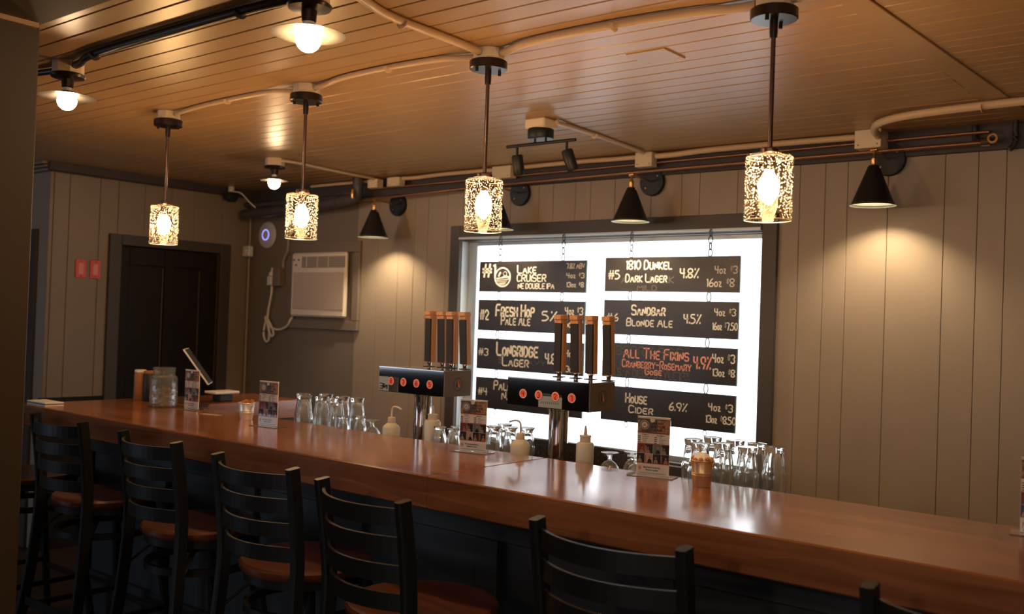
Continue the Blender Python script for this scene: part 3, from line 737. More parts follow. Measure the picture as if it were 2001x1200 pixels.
# conduits and boxes along the back wall
YQ = 4.32; zq = ZC - .022
def wall_box(x, lab, w=.10, h=.07, d=.055, y=YQ, z=None):
    z = z or (ZC - .045)
    o = MB().box(x - w / 2, x + w / 2, y - d / 2, y + d / 2, z - h / 2, z + h / 2 + .006, ch=.002).build('junction_box', M_boxwhite)
    for sx in (-1, 1):
        MB().cyl(.003, d / 2 - .0005, d / 2 + .0012, n=8, axis='y', off=(x + sx * w * .36, y, z - h * .3)).build('screw', M_dark, o)
    return tag(o, lab, 'electrical box')
wall_box(-1.475, 'ivory junction box at the wall above the rightmost sconce', .115, .075, .10)
wall_box(-2.63, 'ivory junction box above the window where the track light conduit ends', .10, .07)
wall_box(-3.58, 'ivory junction box behind the left spotlight head of the track light', .14, .065)
wall_box(-4.47, 'ivory junction box over the leftmost sconce', .11, .05)
wall_box(-4.66, 'small ivory junction box beside the drain pipe elbow', .09, .05)
def wc(lab, pts, r): conduit('conduit', lab, [(x, y, z) for x, y, z in pts], r, M_cond)
wc('tan conduit along the wall left of the drain pipe', [(-5.3, YQ, zq), (-5.0, YQ, zq + .002), (-4.72, YQ, zq)], .010)
wc('tan conduit between the leftmost sconce box and the track light box', [(-4.41, YQ, zq), (-4.3, YQ, zq - .004), (-4.1, YQ, zq + .003), (-3.8, YQ, zq + .003), (-3.66, YQ, zq)], .0125)
wc('tan conduit on the wall behind the track light', [(-3.50, YQ, zq), (-3.35, YQ, zq + .003), (-3.0, YQ, zq + .004), (-2.8, YQ, zq), (-2.685, YQ, zq)], .0125)
wc('tan conduit from above the window toward the rightmost sconce', [(-2.57, YQ, zq - .004), (-2.45, YQ, zq - .004), (-2.3, YQ, zq + .004), (-1.95, YQ, zq + .004), (-1.7, YQ, zq + .002), (-1.54, YQ, zq)], .0145)
conduit('conduit', 'thick tan conduit curving out of the right junction box across the ceiling', [(-1.43, 4.27, 2.405), (-1.41, 4.15, 2.408), (-1.35, 4.02, 2.412), (-1.20, 3.95, 2.415), (-0.9, 3.92, 2.415), (-0.5, 3.91, 2.415), (0.8, 3.91, 2.415)], .0165, M_cond, [((-0.93, 3.922, 2.415), 'x')])
def pipe(lab, pts, r, m, name='copper_pipe', cat='pipe'): return conduit(name, lab, pts, r, m, cat=cat)
pipe('upper copper pipe running along the back wall under the ceiling', [(-4.75, 4.345, 2.372), (-4.3, 4.345, 2.372), (-2.6, 4.345, 2.385), (-1.15, 4.345, 2.398), (-1.0, 4.345, 2.396)], .0065, M_copper)
pipe('lower copper pipe running along the back wall above the sconces', [(-4.85, 4.30, 2.292), (-4.3, 4.30, 2.305), (-3.9, 4.30, 2.320), (-2.6, 4.30, 2.338), (-1.15, 4.30, 2.345), (-1.02, 4.30, 2.345)], .0075, M_copper)
vl = pipe('small chrome pipe union at the right end of the copper pipes', [(-1.02, 4.30, 2.345), (-1.0, 4.30, 2.345), (-0.985, 4.30, 2.345)], .017, M_chrome, 'pipe_union', 'pipe fitting')
MB().lathe([(.012, -.006), (.020, -.006), (.020, .006), (.012, .006), (.012, -.006)], (-0.972, 4.28, 2.355), 20, axis='y').build('ring_nut', M_brass, vl)
pipe('dark pipe dropping from the ceiling at the right end of the wall', [(-1.06, 4.36, 2.43), (-1.06, 4.36, 2.37), (-1.03, 4.34, 2.355), (-0.99, 4.31, 2.35)], .013, M_condblack, 'dark_pipe')
pipe('second dark pipe at the right end beside the pipe union', [(-0.90, 4.34, 2.43), (-0.90, 4.34, 2.33), (-0.92, 4.33, 2.315)], .012, M_condblack, 'dark_pipe')
dr = pipe('thick dark drain pipe with an elbow over the air conditioner', [(-5.98, 4.26, 2.245), (-5.2, 4.26, 2.27), (-4.86, 4.26, 2.29), (-4.77, 4.26, 2.31), (-4.76, 4.26, 2.36), (-4.76, 4.26, 2.435)], .036, M_drain, 'drain_pipe')
MB().lathe([(.037, -.012), (.041, -.012), (.041, .012), (.037, .012), (.037, -.012)], (-4.95, 4.26, 2.284), 24, axis='x').build('coupling', M_drain, dr)
pipe('dark pipe running just above the drain pipe', [(-6.05, 4.33, 2.325), (-5.2, 4.33, 2.325), (-4.88, 4.33, 2.33)], .02, M_drain, 'dark_pipe')
bv = thing('brass_valve', 'small brass lever valve beside the drain pipe elbow', 'valve', (-4.74, 4.20, 2.325))
MB().lathe([(0, -.03), (.009, -.03), (.012, -.01), (.012, .01), (.009, .03), (0, .03)], n=14).build('valve_body', M_brass, bv)
MB().box(-.075, .005, -.018, -.012, -.004, .006, ch=.002).build('lever', M_brass, bv)

# track light
tl = thing('track_light', 'black two-head track spotlight on an ivory box above the window', 'lamp', (-2.615, 3.40, 0))
MB().box(-.055, .055, -.05, .05, ZC - .045, ZC - .001, ch=.006).build('mounting_box', M_boxwhite, tl)
MB().lathe([(0, ZC - .045), (.056, ZC - .045), (.058, ZC - .048), (.058, ZC - .084), (.056, ZC - .087), (0, ZC - .087)], n=36).build('canopy', M_black, tl)
for x in (-.03, .03): MB().cyl(.005, 2.335, ZC - .087, c=(x, 0), n=10).build('stem', M_black, tl)
MB().tube([(-.19, 0, 2.333), (.19, 0, 2.333)], .0075, 12).build('bar', M_black, tl)
for x, tilt in ((-.13, 0), (.145, 14)):
    hd = MB().lathe([(0, 0), (.021, 0), (.0255, -.006), (.0255, -.088), (.0235, -.092), (.0215, -.088), (.0215, -.06), (0, -.055)], n=28).build('spot_head', M_black, tl)
    hd.location = (x, 0, 2.293); hd.rotation_euler = (R_(14), R_(-tilt), 0)
    MB().cyl(.006, 2.288, 2.333, c=(x, 0), n=10).build('stem', M_black, tl)

# wall sconces
def make_sconce():
    t = thing('wall_sconce', 'x', 'lamp')
    bp = MB().lathe([(0, .001), (.071, .001), (.073, .004), (.073, .016), (.069, .022), (0, .022)], n=40, axis='y').build('back_plate', M_black, t)
    for x, z in ((-.035, -.03), (.035, .03)): MB().lathe([(0, .0235), (.004, .023), (.004, .0215), (0, .0215)], (x, 0, z), 8, axis='y').build('screw', M_brass, bp)
    MB().tube([(0, -.022, 0), (0, -.215, .012)], .005, 10).build('arm', M_brass, t)
    MB().lathe([(0, -.014), (.008, -.014), (.008, .014), (0, .014)], (0, -.215, .012), 12, axis='x').build('pivot', M_brass, t)
    z = .008
    MB().lathe([(0, z), (.005, z), (.006, z - .022), (.012, z - .030), (.013, z - .036), (.0125, z - .037), (.0125, z - .06), (.0165, z - .063), (.0165, z - .068), (0, z - .068)], (0, -.215, 0), 20).build('socket', M_brass, t)
    zt = z - .064; zb_ = zt - .172
    s = MB()
    s.lathe([(.012, zt), (.020, zt), (.024, zt - .006), (.088, zb_ + .008), (.097, zb_)], (0, -.215, 0), 40, M_black)
    s.lathe([(.097, zb_), (.0955, zb_), (.087, zb_ + .010), (.022, zt - .008), (.012, zt - .003)], (0, -.215, 0), 40, M_shadein)
    so = s.build('cone_shade', M_black, t)
    for x in (-.026, .026): MB().lathe([(0, -.004), (.004, -.003), (.004, .003), (0, .004)], (x, -.215, zt - .008), 8).build('thumb_screw', M_brass, so)
    zc = zt - .075
    MB().lathe([(0, zt - .02), (.012, zt - .022), (.013, zc + .018), (.022, zc + .008), (.025, zc - .01), (.020, zc - .028), (.009, zc - .037), (0, zc - .039)], (0, -.215, 0), 16).build('bulb', M_led, t)
    return t
sc = make_sconce()
for i, (x, z, lab) in enumerate(((-4.516, 2.262, 'black cone wall sconce right of the air conditioner'), (-3.51, 2.282, 'black cone wall sconce half hidden behind the third pendant'),
                            (-2.628, 2.293, 'black cone wall sconce above the middle of the window'), (-1.416, 2.318, 'black cone wall sconce on the bare wall at right'))):
    o = sc if i == 0 else copy_tree(sc)
    o.location = (x, YW, z); tag(o, lab, 'lamp', 'black cone wall sconces')

# ================================================================ BACK WALL FITTINGS
ac = thing('air_conditioner', 'cream window-type air conditioner set in a taupe wall frame', 'air conditioner', (-5.228, YW, 1.742))
AW, AH = .284, .222
fr = MB()
for a in ((-AW - .075, AW + .095, -.024, 0, AH - .0, AH + .075), (-AW - .075, AW + .095, -.024, 0, -AH - .085, -AH - .02), (-AW - .075, -AW - .012, -.0235, 0, -AH - .02, AH), (AW + .03, AW + .095, -.0235, 0, -AH - .02, AH)):
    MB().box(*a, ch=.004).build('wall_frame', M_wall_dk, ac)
body = MB().box(-AW, AW, -.06, -.0245, -AH, AH, ch=.012).build('body', M_acbody, ac)
MB().box(-AW + .03, AW - .005, -.064, -.0595, -AH + .05, AH - .135, ch=.002).build('grille', M_acgrille, ac)
gs = MB()
for i in range(22):
    z = -AH + .058 + i * .0115
    gs.box(-AW + .034, AW - .009, -.0655, -.0638, z, z + .0045)
gs = gs.build('grille_louvres', M_acgrille, ac); gs['kind'] = 'stuff'
MB().box(-AW + .115, AW - .005, -.0635, -.0595, AH - .105, AH - .028, ch=.002).build('air_vent', M_acdark, ac)
for i in range(6):
    z = AH - .1 + i * .0125
    MB().box(-AW + .12, AW - .01, -.067, -.0632, z, z + .0035).build('vent_louvre', M_acgrille, ac)
for i in range(3):
    x = -AW + .17 + i * .115
    MB().box(x, x + .004, -.0685, -.0634, AH - .103, AH - .03).build('vent_vane', M_acbody, ac)
cp = MB().box(-AW + .015, -AW + .105, -.063, -.0595, AH - .105, AH - .028, ch=.002).build('control_panel', M_acbody, ac)
for x, z in ((-AW + .035, AH - .05), (-AW + .06, AH - .085), (-AW + .085, AH - .05)):
    MB().lathe([(0, .070), (.007, .070), (.008, .063), (0, .063)], (x, 0, z), 12, axis='y').build('knob', M_acdark, cp)
# power cord and plug
pc = MB()
cx, cz = -5.757, 1.80
pc.tube(smooth_path([(cx, 4.365, cz - .055), (cx - .005, 4.37, cz - .12), (cx - .045, 4.375, cz - .24), (cx - .055, 4.375, cz - .32), (cx - .03, 4.375, cz - .40), (cx + .02, 4.37, cz - .44), (cx + .04, 4.37, cz - .41), (cx + .0, 4.375, cz - .36), (cx - .05, 4.37, cz - .30), (cx - .075, 4.37, cz - .29), (cx - .06, 4.372, cz - .33), (cx + .0, 4.375, cz - .375), (cx + .1, 4.37, cz - .385), (cx + .19, 4.37, cz - .355), (cx + .222, 4.365, cz - .31), (cx + .225, 4.385, cz - .285)], 3), .0085, 10)
pco = tag(pc.build('power_cord', M_cord), 'white power cord looping down the wall beside the air conditioner', 'cord')
MB().tube(smooth_path([(cx - .06, 4.365, cz - .33), (cx - .075, 4.36, cz - .42), (cx - .04, 4.36, cz - .48), (cx + .0, 4.36, cz - .46), (cx - .005, 4.36, cz - .38), (cx - .04, 4.36, cz - .32)], 3), .0075, 10, closed=True).build('loop', M_cord, pco)
MB().box(cx - .022, cx + .022, 4.335, 4.375, cz - .065, cz + .0, ch=.004).build('plug', M_cord, pco)
MB().lathe([(0, .06), (.005, .06), (.007, .035), (.02, .022), (.022, .0), (0, .0)], (cx, 4.36, cz + .004), 16).build('plug_cap', M_cord, pco)
ob = tag(MB().box(-5.730, -5.655, 4.345, 4.398, 1.73, 1.86, ch=.003).build('outlet_box', M_wall_dk), 'taupe outlet box between the power plug and the air conditioner', 'electrical box')
conduit('wall_conduit', 'thin taupe conduit dropping down the wall to the outlet box', [(-5.61, 4.386, 2.24), (-5.61, 4.386, 2.02), (-5.62, 4.386, 1.97), (-5.66, 4.386, 1.93), (-5.66, 4.386, 1.862)], .011, M_wall)
apo = thing('access_point', 'round white disc with a blue lit ring on the wall left of the air conditioner', 'wifi access point', (-5.864, YW, 2.105))
MB().lathe([(0, .001), (.085, .001), (.098, .008), (.094, .018), (.07, .026), (0, .029)], n=48, axis='y').build('disc', M_ap, apo)
MB().lathe([(.034, .0275), (.034, .0295), (.040, .0290), (.040, .0270), (.034, .0275)], n=40, axis='y').build('status_ring', M_ring, apo)
cc = MB().tube(smooth_path([(-6.055, 4.375, 2.24), (-6.055, 4.375, 0.0)], 1), .009, 10).build('corner_conduit', M_wall)
tag(cc, 'thin taupe conduit running down the corner below the white switch box', 'conduit')
sw = tag(MB().box(-6.08, -6.0, 4.33, 4.372, 1.945, 2.025, ch=.006).build('switch_box', M_white), 'small square white switch box in the corner below the drain pipe', 'electrical box')
MB().box(-6.05, -6.03, 4.326, 4.331, 1.972, 1.998, ch=.001).build('button', M_acbody, sw)
# security camera
sc_ = thing('security_camera', 'small dark security camera under the ceiling in the far left corner', 'camera', (-6.0, 4.16, 2.40))
MB().cyl(.022, .0, .038, n=18).build('mount', M_white, sc_)
MB().lathe([(0, .03), (.028, .03), (.034, .0), (.034, -.05), (.028, -.06), (0, -.058)], (0, -.02, -.035), 22, axis='y').build('camera_body', M_dark, sc_)
MB().tube(smooth_path([(.03, 0, .0), (.09, .02, -.005), (.13, .06, -.07), (.16, .10, -.11)], 2), .005, 8).build('cable', M_white, sc_)
# red wall plates on the left wall
for y, lab, kind in ((3.117, 'red wall plate with a light switch, left of its twin by the black door', 0), (3.213, 'red wall plate with an outlet, nearer the black door', 1)):
    p = tag(MB().box(XL + .001, XL + .009, y - .036, y + .036, 1.72, 1.84, ch=.003).build('wall_plate', M_pink), lab, 'wall plate', 'red wall plates beside the door')
    MB().box(XL + .0085, XL + .012, y - .017, y + .017, 1.745, 1.815, ch=.001).build('switch_face', M_pinklight, p)
    for z in (1.732, 1.828): MB().lathe([(0, .0105), (.003, .010), (.003, .0088), (0, .0088)], (XL, y, z), 8, axis='x').build('screw', M_dark, p)

# ================================================================ CHALKBOARD MENU
XA = (-3.774, -3.010); XC = (-2.884, -2.107)
ROWS = [(1.887, 1.708), (1.662, 1.480), (1.435, 1.253), (1.206, 1.024)]
YF = 4.358
names = ['first', 'second', 'third', 'fourth']
BL = {1: 'chalkboard number 1 reading Lake Cruiser, with a boat emblem', 2: 'chalkboard number 2 reading Fresh Hop Pale Ale', 3: 'chalkboard number 3 reading Longridge Lager',
      4: 'chalkboard number 4 at lower left, partly hidden by the right tap tower', 5: 'chalkboard number 5 reading 1810 Dunkel Dark Lager, top right',
      6: 'chalkboard number 6 reading Sandbar Blonde Ale', 7: 'chalkboard with red lettering reading All The Fixins', 8: 'chalkboard at lower right reading House Cider'}
boards = {}
for k in range(8):
    col = XA if k < 4 else XC
    z1, z0 = ROWS[k % 4]
    if k >= 4: z1 += .012; z0 += .010
    b = tag(MB().box(col[0], col[1], YF, YF + .010, z0, z1, ch=.0008).build('menu_board', M_board), BL[k + 1], 'menu board', 'chalkboards hanging in the window')
    MB().box(col[1] + .0002, col[1] + .006, YF + .001, YF + .009, z0, z1).build('lit_edge_strip', M_boardedge, b)  # window light on the board edge, put into the strip's teal colour
    boards[k + 1] = b
    for cxp in ((-3.621, -3.167) if k < 4 else (-2.725, -2.267)):
        # hook and links above each board
        top = WZ1 + .01 if k % 4 == 0 else (ROWS[k % 4 - 1][1] + (.010 if k >= 4 else 0))
        L = top - z1
        mb = MB(); n = max(1, int(round(L / .036)))
        lh = L / n
        for i in range(n):
            zc = z1 + lh * (i + .5)
            a, hh = .011, lh * .56
            rot = i % 2
            pts = []
            for q in range(12):
                t = 2 * math.pi * q / 12
                dx = a * math.cos(t); dz = hh * math.sin(t)
                pts.append((cxp + (0 if rot else dx), YF + .004 + (dx if rot else 0), zc + dz))
            mb.tube(pts, .0034, 6, closed=True, ref=(1, 0.02, 0.01) if rot else (0, 1, 0.01))
        mb.build('chain', M_chain, b)
    if k % 4 == 3:
        for cxp in ((-3.621, -3.167) if k < 4 else (-2.725, -2.267)):
            MB().tube([(cxp + .011 * math.cos(t * math.pi / 6), YF + .005, z0 - .014 + .014 * math.sin(t * math.pi / 6)) for t in range(12)], .0028, 6, closed=True, ref=(0, 1, 0.01)).build('eye_ring', M_chain, b)
for (k, s, x0, x1, z0, z1, st) in TX:
    mb = MB()
    h = z1 - z0
    lw = {'b': .0125, 'w': max(.0050, h * .155), 'r': max(.0054, h * .14), 'g': .0058}[st]
    lettering(mb, s, x0, x1, z0, z1, YF - (.0012 if st != 'g' else .0006), lw)
    mb.build('lettering' if st != 'g' else 'erased_lettering', {'r': M_chalkred, 'g': M_ghost}.get(st, M_chalk), boards[k])
# ghost scribbles on board 7, emblem on board 1
mb = MB(); lettering(mb, 'BERRY PIGS', -2.80, -2.40, 1.385, 1.43, YF - .0005, .006); lettering(mb, 'ARK  STYLE', -2.83, -2.36, 1.31, 1.355, YF - .0005, .0045)
mb.build('erased_lettering', M_ghost, boards[7])
mb = MB(); ex, ez = -3.594, 1.794; yy = YF - .0013
disc(mb, ex, ez, .058, yy, None, 40, r0=.050, sx=1.06)
disc(mb, ex, ez - .002, .040, yy, None, 3, r0=.0395)
def seg(p, q, w=.004): lettering_line(mb, p, q, w, yy)
def lettering_line(mb, p, q, w, y):
    a = Vector(p); b = Vector(q); t = (b - a).normalized(); n = Vector((-t.y, t.x)) * w / 2
    mb.add([(v.x, y, v.y) for v in (a + n, a - n, b - n, b + n)], [(0, 1, 2, 3)])
seg((ex - .045, ez - .008), (ex + .060, ez + .004), .007); seg((ex - .048, ez - .018), (ex + .045, ez - .012), .004)
seg((ex - .042, ez - .026), (ex + .035, ez - .022), .003); seg((ex + .058, ez + .004), (ex + .040, ez - .014), .005)
for i in range(4): seg((ex - .036 + i * .004, ez - .034 - i * .004), (ex + .030 - i * .005, ez - .031 - i * .004), .0022)
seg((ex - .03, ez + .004), (ex - .022, ez + .022), .010); disc(mb, ex - .019, ez + .024, .007, yy, None, 14)
disc(mb, ex + .018, ez + .020, .014, yy, None, 20, r0=.011); seg((ex + .0, ez + .002), (ex + .036, ez + .008), .004)
mb.build('boat_emblem', M_chalk, boards[1])

wf = thing('wall_wedge', 'small dark wedge-shaped fitting at the lower right corner of the window casing', 'wall fitting', (-1.912, YW - .0225, .80))
MB().add([(-.026, 0, 0), (.026, 0, 0), (.010, 0, .085), (-.010, 0, .085), (-.026, -.045, 0), (.026, -.045, 0), (.010, -.02, .085), (-.010, -.02, .085)], [(0, 1, 2, 3), (4, 5, 6, 7), (0, 1, 5, 4), (1, 2, 6, 5), (2, 3, 7, 6), (3, 0, 4, 7)]).build('wedge_body', M_black, wf)
MB().cyl(.005, .010, .016, n=10, axis='y', off=(0, 0, .075)).build('screw', M_brass, wf)

# ================================================================ TAP TOWERS
def handle_mesh(mb_w, mb_s):
    mb_w.box(-.0165, .0165, -.006, .022, 0, .205, ch=.0015)              # wooden blade
    mb_w.box(-.0175, .0175, -.022, .024, .204, .222, ch=.002)          # cap
    mb_w.box(-.0165, .0165, -.017, .0, .190, .2035, ch=.001)
    mb_s.box(-.0165, .0160, -.017, -.0062, .004, .1895, ch=.001)
def tower(cx, nums, xs, hx, label, patch_x, patch_kind):
    t = thing('tap_tower', label, 'beer tower', (cx, 2.95, LZ))
    z0, z1 = 1.228 - LZ, 1.332 - LZ
    w = .188; yf, yb = -.08, .085
    col = MB().lathe([(0, 0), (.052, 0), (.052, .006), (.037, .009), (.0365, z0 - .012), (.040, z0 - .010), (.040, z0 - .001), (0, z0 - .001)], n=48).build('column', M_chrome, t)
    MB().box(-w, w, yf, yb, z0, z1, ch=.002).build('tap_box', M_mirror, t)
    MB().box(-w - .0, w + .0005, yf - .0015, yb + .002, z1 - .003, z1 + .0015, ch=.0008).build('box_rim', M_chrome, t)
    e = MB().box(w + .0001, w + .0022, yf + .002, yb - .002, z0 + .001, z1 - .004).build('end_plate', M_brushed, t)
    lg = MB(); ce = (yf + yb) / 2; zc = (z0 + z1) / 2 - .002; X = w + .0028
    disc(lg, ce, zc, .0270, X, M_ink, 40, 'yz', r0=.0252)
    lg.add([(X, ce - .002, zc + .021), (X, ce - .013, zc - .016), (X, ce - .003, zc - .008)], [(0, 1, 2)], M_ink)
    lg.add([(X, ce - .001, zc + .021), (X, ce + .013, zc - .016), (X, ce + .001, zc - .008)], [(0, 1, 2)], M_coral)
    lg.build('arrow_emblem', M_ink, t)
    for n, x in zip(nums, xs):
        s = MB(); q = x - cx; zc2 = (z0 + z1) / 2 - .006; y = yf - .0022
        s.lathe([(0, .0), (.0188, .0), (.0188, .0012), (0, .0012)], (q, yf - .0001, zc2), 32, M_ink, False, 'y')
        disc(s, q, zc2, .0172, yf - .0016, M_stickwhite, 32)
        disc(s, q, zc2, .0150, yf - .0020, M_coral, 32)
        w2 = .0052 if n != '1' else .003
        lettering(s, n, q - w2, q + w2, zc2 - .0088, zc2 + .0088, yf - .0026, .0027, M_ink)
        s.build('number_sticker', M_coral, t)
    tg = MB()
    tx0, tx1, tz0, tz1 = patch_x
    tg.box(tx0 - cx, tx1 - cx, yf - .0008, yf - .0001, tz0 - LZ, tz1 - LZ, M_patch)
    if patch_kind == 0:  # pale patch with a row of small grey marks
        for i in range(9):
            xx = tx0 - cx + .012 + i * .0095; tg.add([(xx, yf - .0010, tz0 - LZ + .014), (xx + .004, yf - .0010, tz0 - LZ + .014), (xx + .004, yf - .0010, tz0 - LZ + .022), (xx, yf - .0010, tz0 - LZ + .022)], [(0, 1, 2, 3)], M_inkgrey)
    else:  # sign reflected in the steel, drawn on as a pale patch with mirrored letters
        mm = MB(); lettering(mm, 'NE', 0, 1, 0, 1, 0, .2)
        for f in mm.f: pass
        wq = tx1 - tx0
        vs = [(tx0 - cx + .008 + (1 - v[0]) * wq * .7, yf - .0010, tz0 - LZ + .008 + v[2] * .022) for v in mm.v]
        tg.add(vs, mm.f, M_ink)
    tg.build('pale_patch', M_patch, t)
    # faucets and handles, behind the box on the server's side
    for x, (tilt, turn) in zip(hx, ((2, -4), (-2, 6), (0, 0), (-3, 5))):
        f = MB()
        f.lathe([(0, z1 - .02), (.010, z1 - .02), (.014, z1 - .012), (.014, z1 - .004), (.008, z1 + .0), (.0085, z1 + .012), (.011, z1 + .02), (0, z1 + .02)], (x - cx, .110, 0), 18)
        f.tube([(x - cx, yb, z1 - .03), (x - cx, .112, z1 - .02)], .009, 10)
        fo = f.build('faucet', M_chrome, t)
        MB().box(x - cx - .020, x - cx + .020, .093, .127, z1 + .0, z1 + .004, ch=.001).build('collar', M_dark, fo)
        a, b = MB(), MB(); handle_mesh(a, b)
        ho = a.build('tap_handle', M_handle, t); so = b.build('slate_face', M_slate, ho)
        ho.location = (x - cx, .110, z1 + .0205); ho.rotation_euler = (R_(2), R_(tilt * .6), R_(turn))
    return t
tower(-2.137, '4321', (-2.247, -2.174, -2.097, -2.024), (-2.222, -2.142, -2.074, -1.993), 'right tap tower with taps 4 3 2 1, in front of the chalkboards', (-2.174, -2.067, 1.2305, 1.272), 0)
tower(-2.842, '8765', (-2.954, -2.881, -2.806, -2.730), (-2.918, -2.84, -2.789, -2.712), 'left tap tower with taps 8 7 6 5, left of the window', (-3.028, -2.968, 1.2305, 1.29), 1)

# ================================================================ GLASSWARE (upside down on the ledge)
def glass_obj(name, prof_out, th, n=32, flutes=0):
    """prof_out from mouth (bottom, z=0) to closed foot (top)"""
    H = prof_out[-1][1]
    o = [(r, z) for r, z in prof_out]
    base_t = .012 if H > .1 else .008
    th *= 1.35; base_t *= 1.5
    inner = [(max(.001, r - th), z) for r, z in prof_out if z < H - base_t - .004]
    pr = [(0, H - .001)] + [(o[-1][0] * .8, H - .001), (o[-1][0], H)] + list(reversed(o[:-1])) + [(o[0][0] - th * .5, -.0)] + inner + [(inner[-1][0] * .8, H - base_t), (0, H - base_t)]
    mb = MB().lathe(pr, n=54)
    for i, (x, y, z) in enumerate(mb.v):
        r = math.hypot(x, y)
        if r > .008 and z < H - base_t * .6:
            a = math.atan2(y, x); k = 1 + .030 * math.cos(9 * a) * min(1, (H - z) / .03) * (1 if z > .012 else z / .012)
            mb.v[i] = (x * k, y * k, z)
    return mb
def pint():
    pr = [(.0345, 0), (.0365, .03), (.0375, .055), (.0372, .075), (.0335, .082), (.0335, .088), (.0325, .10), (.0285, .125), (.0275, .142), (.0300, .154), (.0305, .160)]
    return glass_obj('pint', pr, .0028)
def taster():
    pr = [(.0255, 0), (.027, .02), (.0265, .045), (.023, .062), (.0185, .075), (.019, .083), (.025, .088), (.0262, .092)]
    return glass_obj('taster', pr, .0024)
def snifter():
    pr = [(.029, 0), (.033, .018), (.032, .032), (.022, .048), (.009, .056), (.0075, .066), (.012, .076), (.028, .081), (.0315, .084)]
    return glass_obj('snifter', pr, .0018)
def place(proto, name, x, y, lab, group, cat='glass'):
    if proto[0] is None:
        proto[0] = proto[1]().build(name, M_glass); o = proto[0]
    else:
        o = proto[0].copy(); COL.objects.link(o)
    o.location = (x, y, LZ + .0005); o.rotation_euler = (0, 0, random.uniform(0, 6)); tag(o, lab, cat, group)
    return o
P1 = [None, pint]; P2 = [None, taster]; P3 = [None, snifter]
gR = 'upturned pint glasses right of the copper pail'
for x, y, lab in ((-1.525, 2.86, 'upturned pint glass standing behind the copper pail'), (-1.507, 2.96, 'upturned pint glass in the back row just above the copper pail'),
                  (-1.409, 2.84, 'upturned pint glass in the front row next to the copper pail'), (-1.420, 2.95, 'upturned pint glass in the back row, middle of the right cluster'),
                  (-1.316, 2.82, 'upturned pint glass in the front row, farthest right of that row'), (-1.335, 2.93, 'upturned pint glass in the back row against the window edge'),
                  (-1.455, 2.775, 'upturned pint glass between the copper pail and the front row, nearest the bar top'), (-1.262, 2.90, 'rightmost upturned pint glass, against the taupe wall')):
    place(P1, 'pint_glass', x, y, lab, gR)
gL = 'upturned pint glasses left of the left tap tower'
for x, y, lab in ((-3.498, 2.85, 'leftmost upturned pint glass behind the bar, next to the small menu stand'), (-3.435, 2.93, 'second upturned pint glass from the left, set farther back'),
                  (-3.345, 2.83, 'upturned pint glass in the middle of the left cluster, front'), (-3.300, 2.91, 'upturned pint glass in the middle of the left cluster, back'),
                  (-3.235, 2.82, 'upturned pint glass fourth along the front of the left cluster'), (-3.215, 2.92, 'upturned pint glass at the right end of the left cluster'), (-3.425, 2.80, 'upturned pint glass second along the front of the left cluster')):
    place(P1, 'pint_glass', x, y, lab, gL)
for x, y, lab, g in ((-3.168, 2.80, 'short upturned tasting glass in front of the left pint glasses', 'a'), (-3.115, 2.85, 'short upturned tasting glass just right of the left pint glasses', 'a'),
                  (-2.647, 2.85, 'short upturned tasting glass right behind the left squeeze bottle', 'b'), (-2.610, 2.91, 'short upturned tasting glass between the left tap tower and menu stand, back', 'b'),
                  (-2.565, 2.84, 'short upturned tasting glass touching the left side of the middle menu stand', 'b'), (-2.505, 2.88, 'short upturned tasting glass half behind the middle menu stand', 'b')):
    place(P2, 'tasting_glass', x, y, lab, 'short tasting glasses behind the bar')
def mid():
    pr = [(.0285, 0), (.030, .03), (.0295, .055), (.025, .08), (.0215, .10), (.0225, .110), (.0285, .116), (.0295, .120)]
    return glass_obj('mid', pr, .0026)
P4 = [None, mid]
for x, y, lab in ((-2.375, 2.86, 'medium upturned beer glass right beside the middle menu stand'), (-2.318, 2.89, 'medium upturned beer glass between the middle menu stand and wash bottle'), (-2.268, 2.93, 'medium upturned beer glass directly behind the right wash bottle'), (-2.395, 2.95, 'medium upturned beer glass at the back behind the middle menu stand')):
    place(P4, 'beer_glass', x, y, lab, 'medium beer glasses beside the middle menu stand')
place(P3, 'stemmed_glass', -3.028, 2.84, 'upturned stemmed tasting glass with its foot up, left of the left wash bottle', 'stemmed glasses left')
for x, y, lab in ((-1.828, 2.83, 'upturned stemmed glass just right of the right squeeze bottle'), (-1.785, 2.91, 'upturned stemmed glass in the middle left of the right menu stand'), (-1.722, 2.83, 'upturned stemmed glass partly behind the right menu stand')):
    place(P3, 'stemmed_glass', x, y, lab, 'stemmed glasses between squeeze bottle and right menu stand')

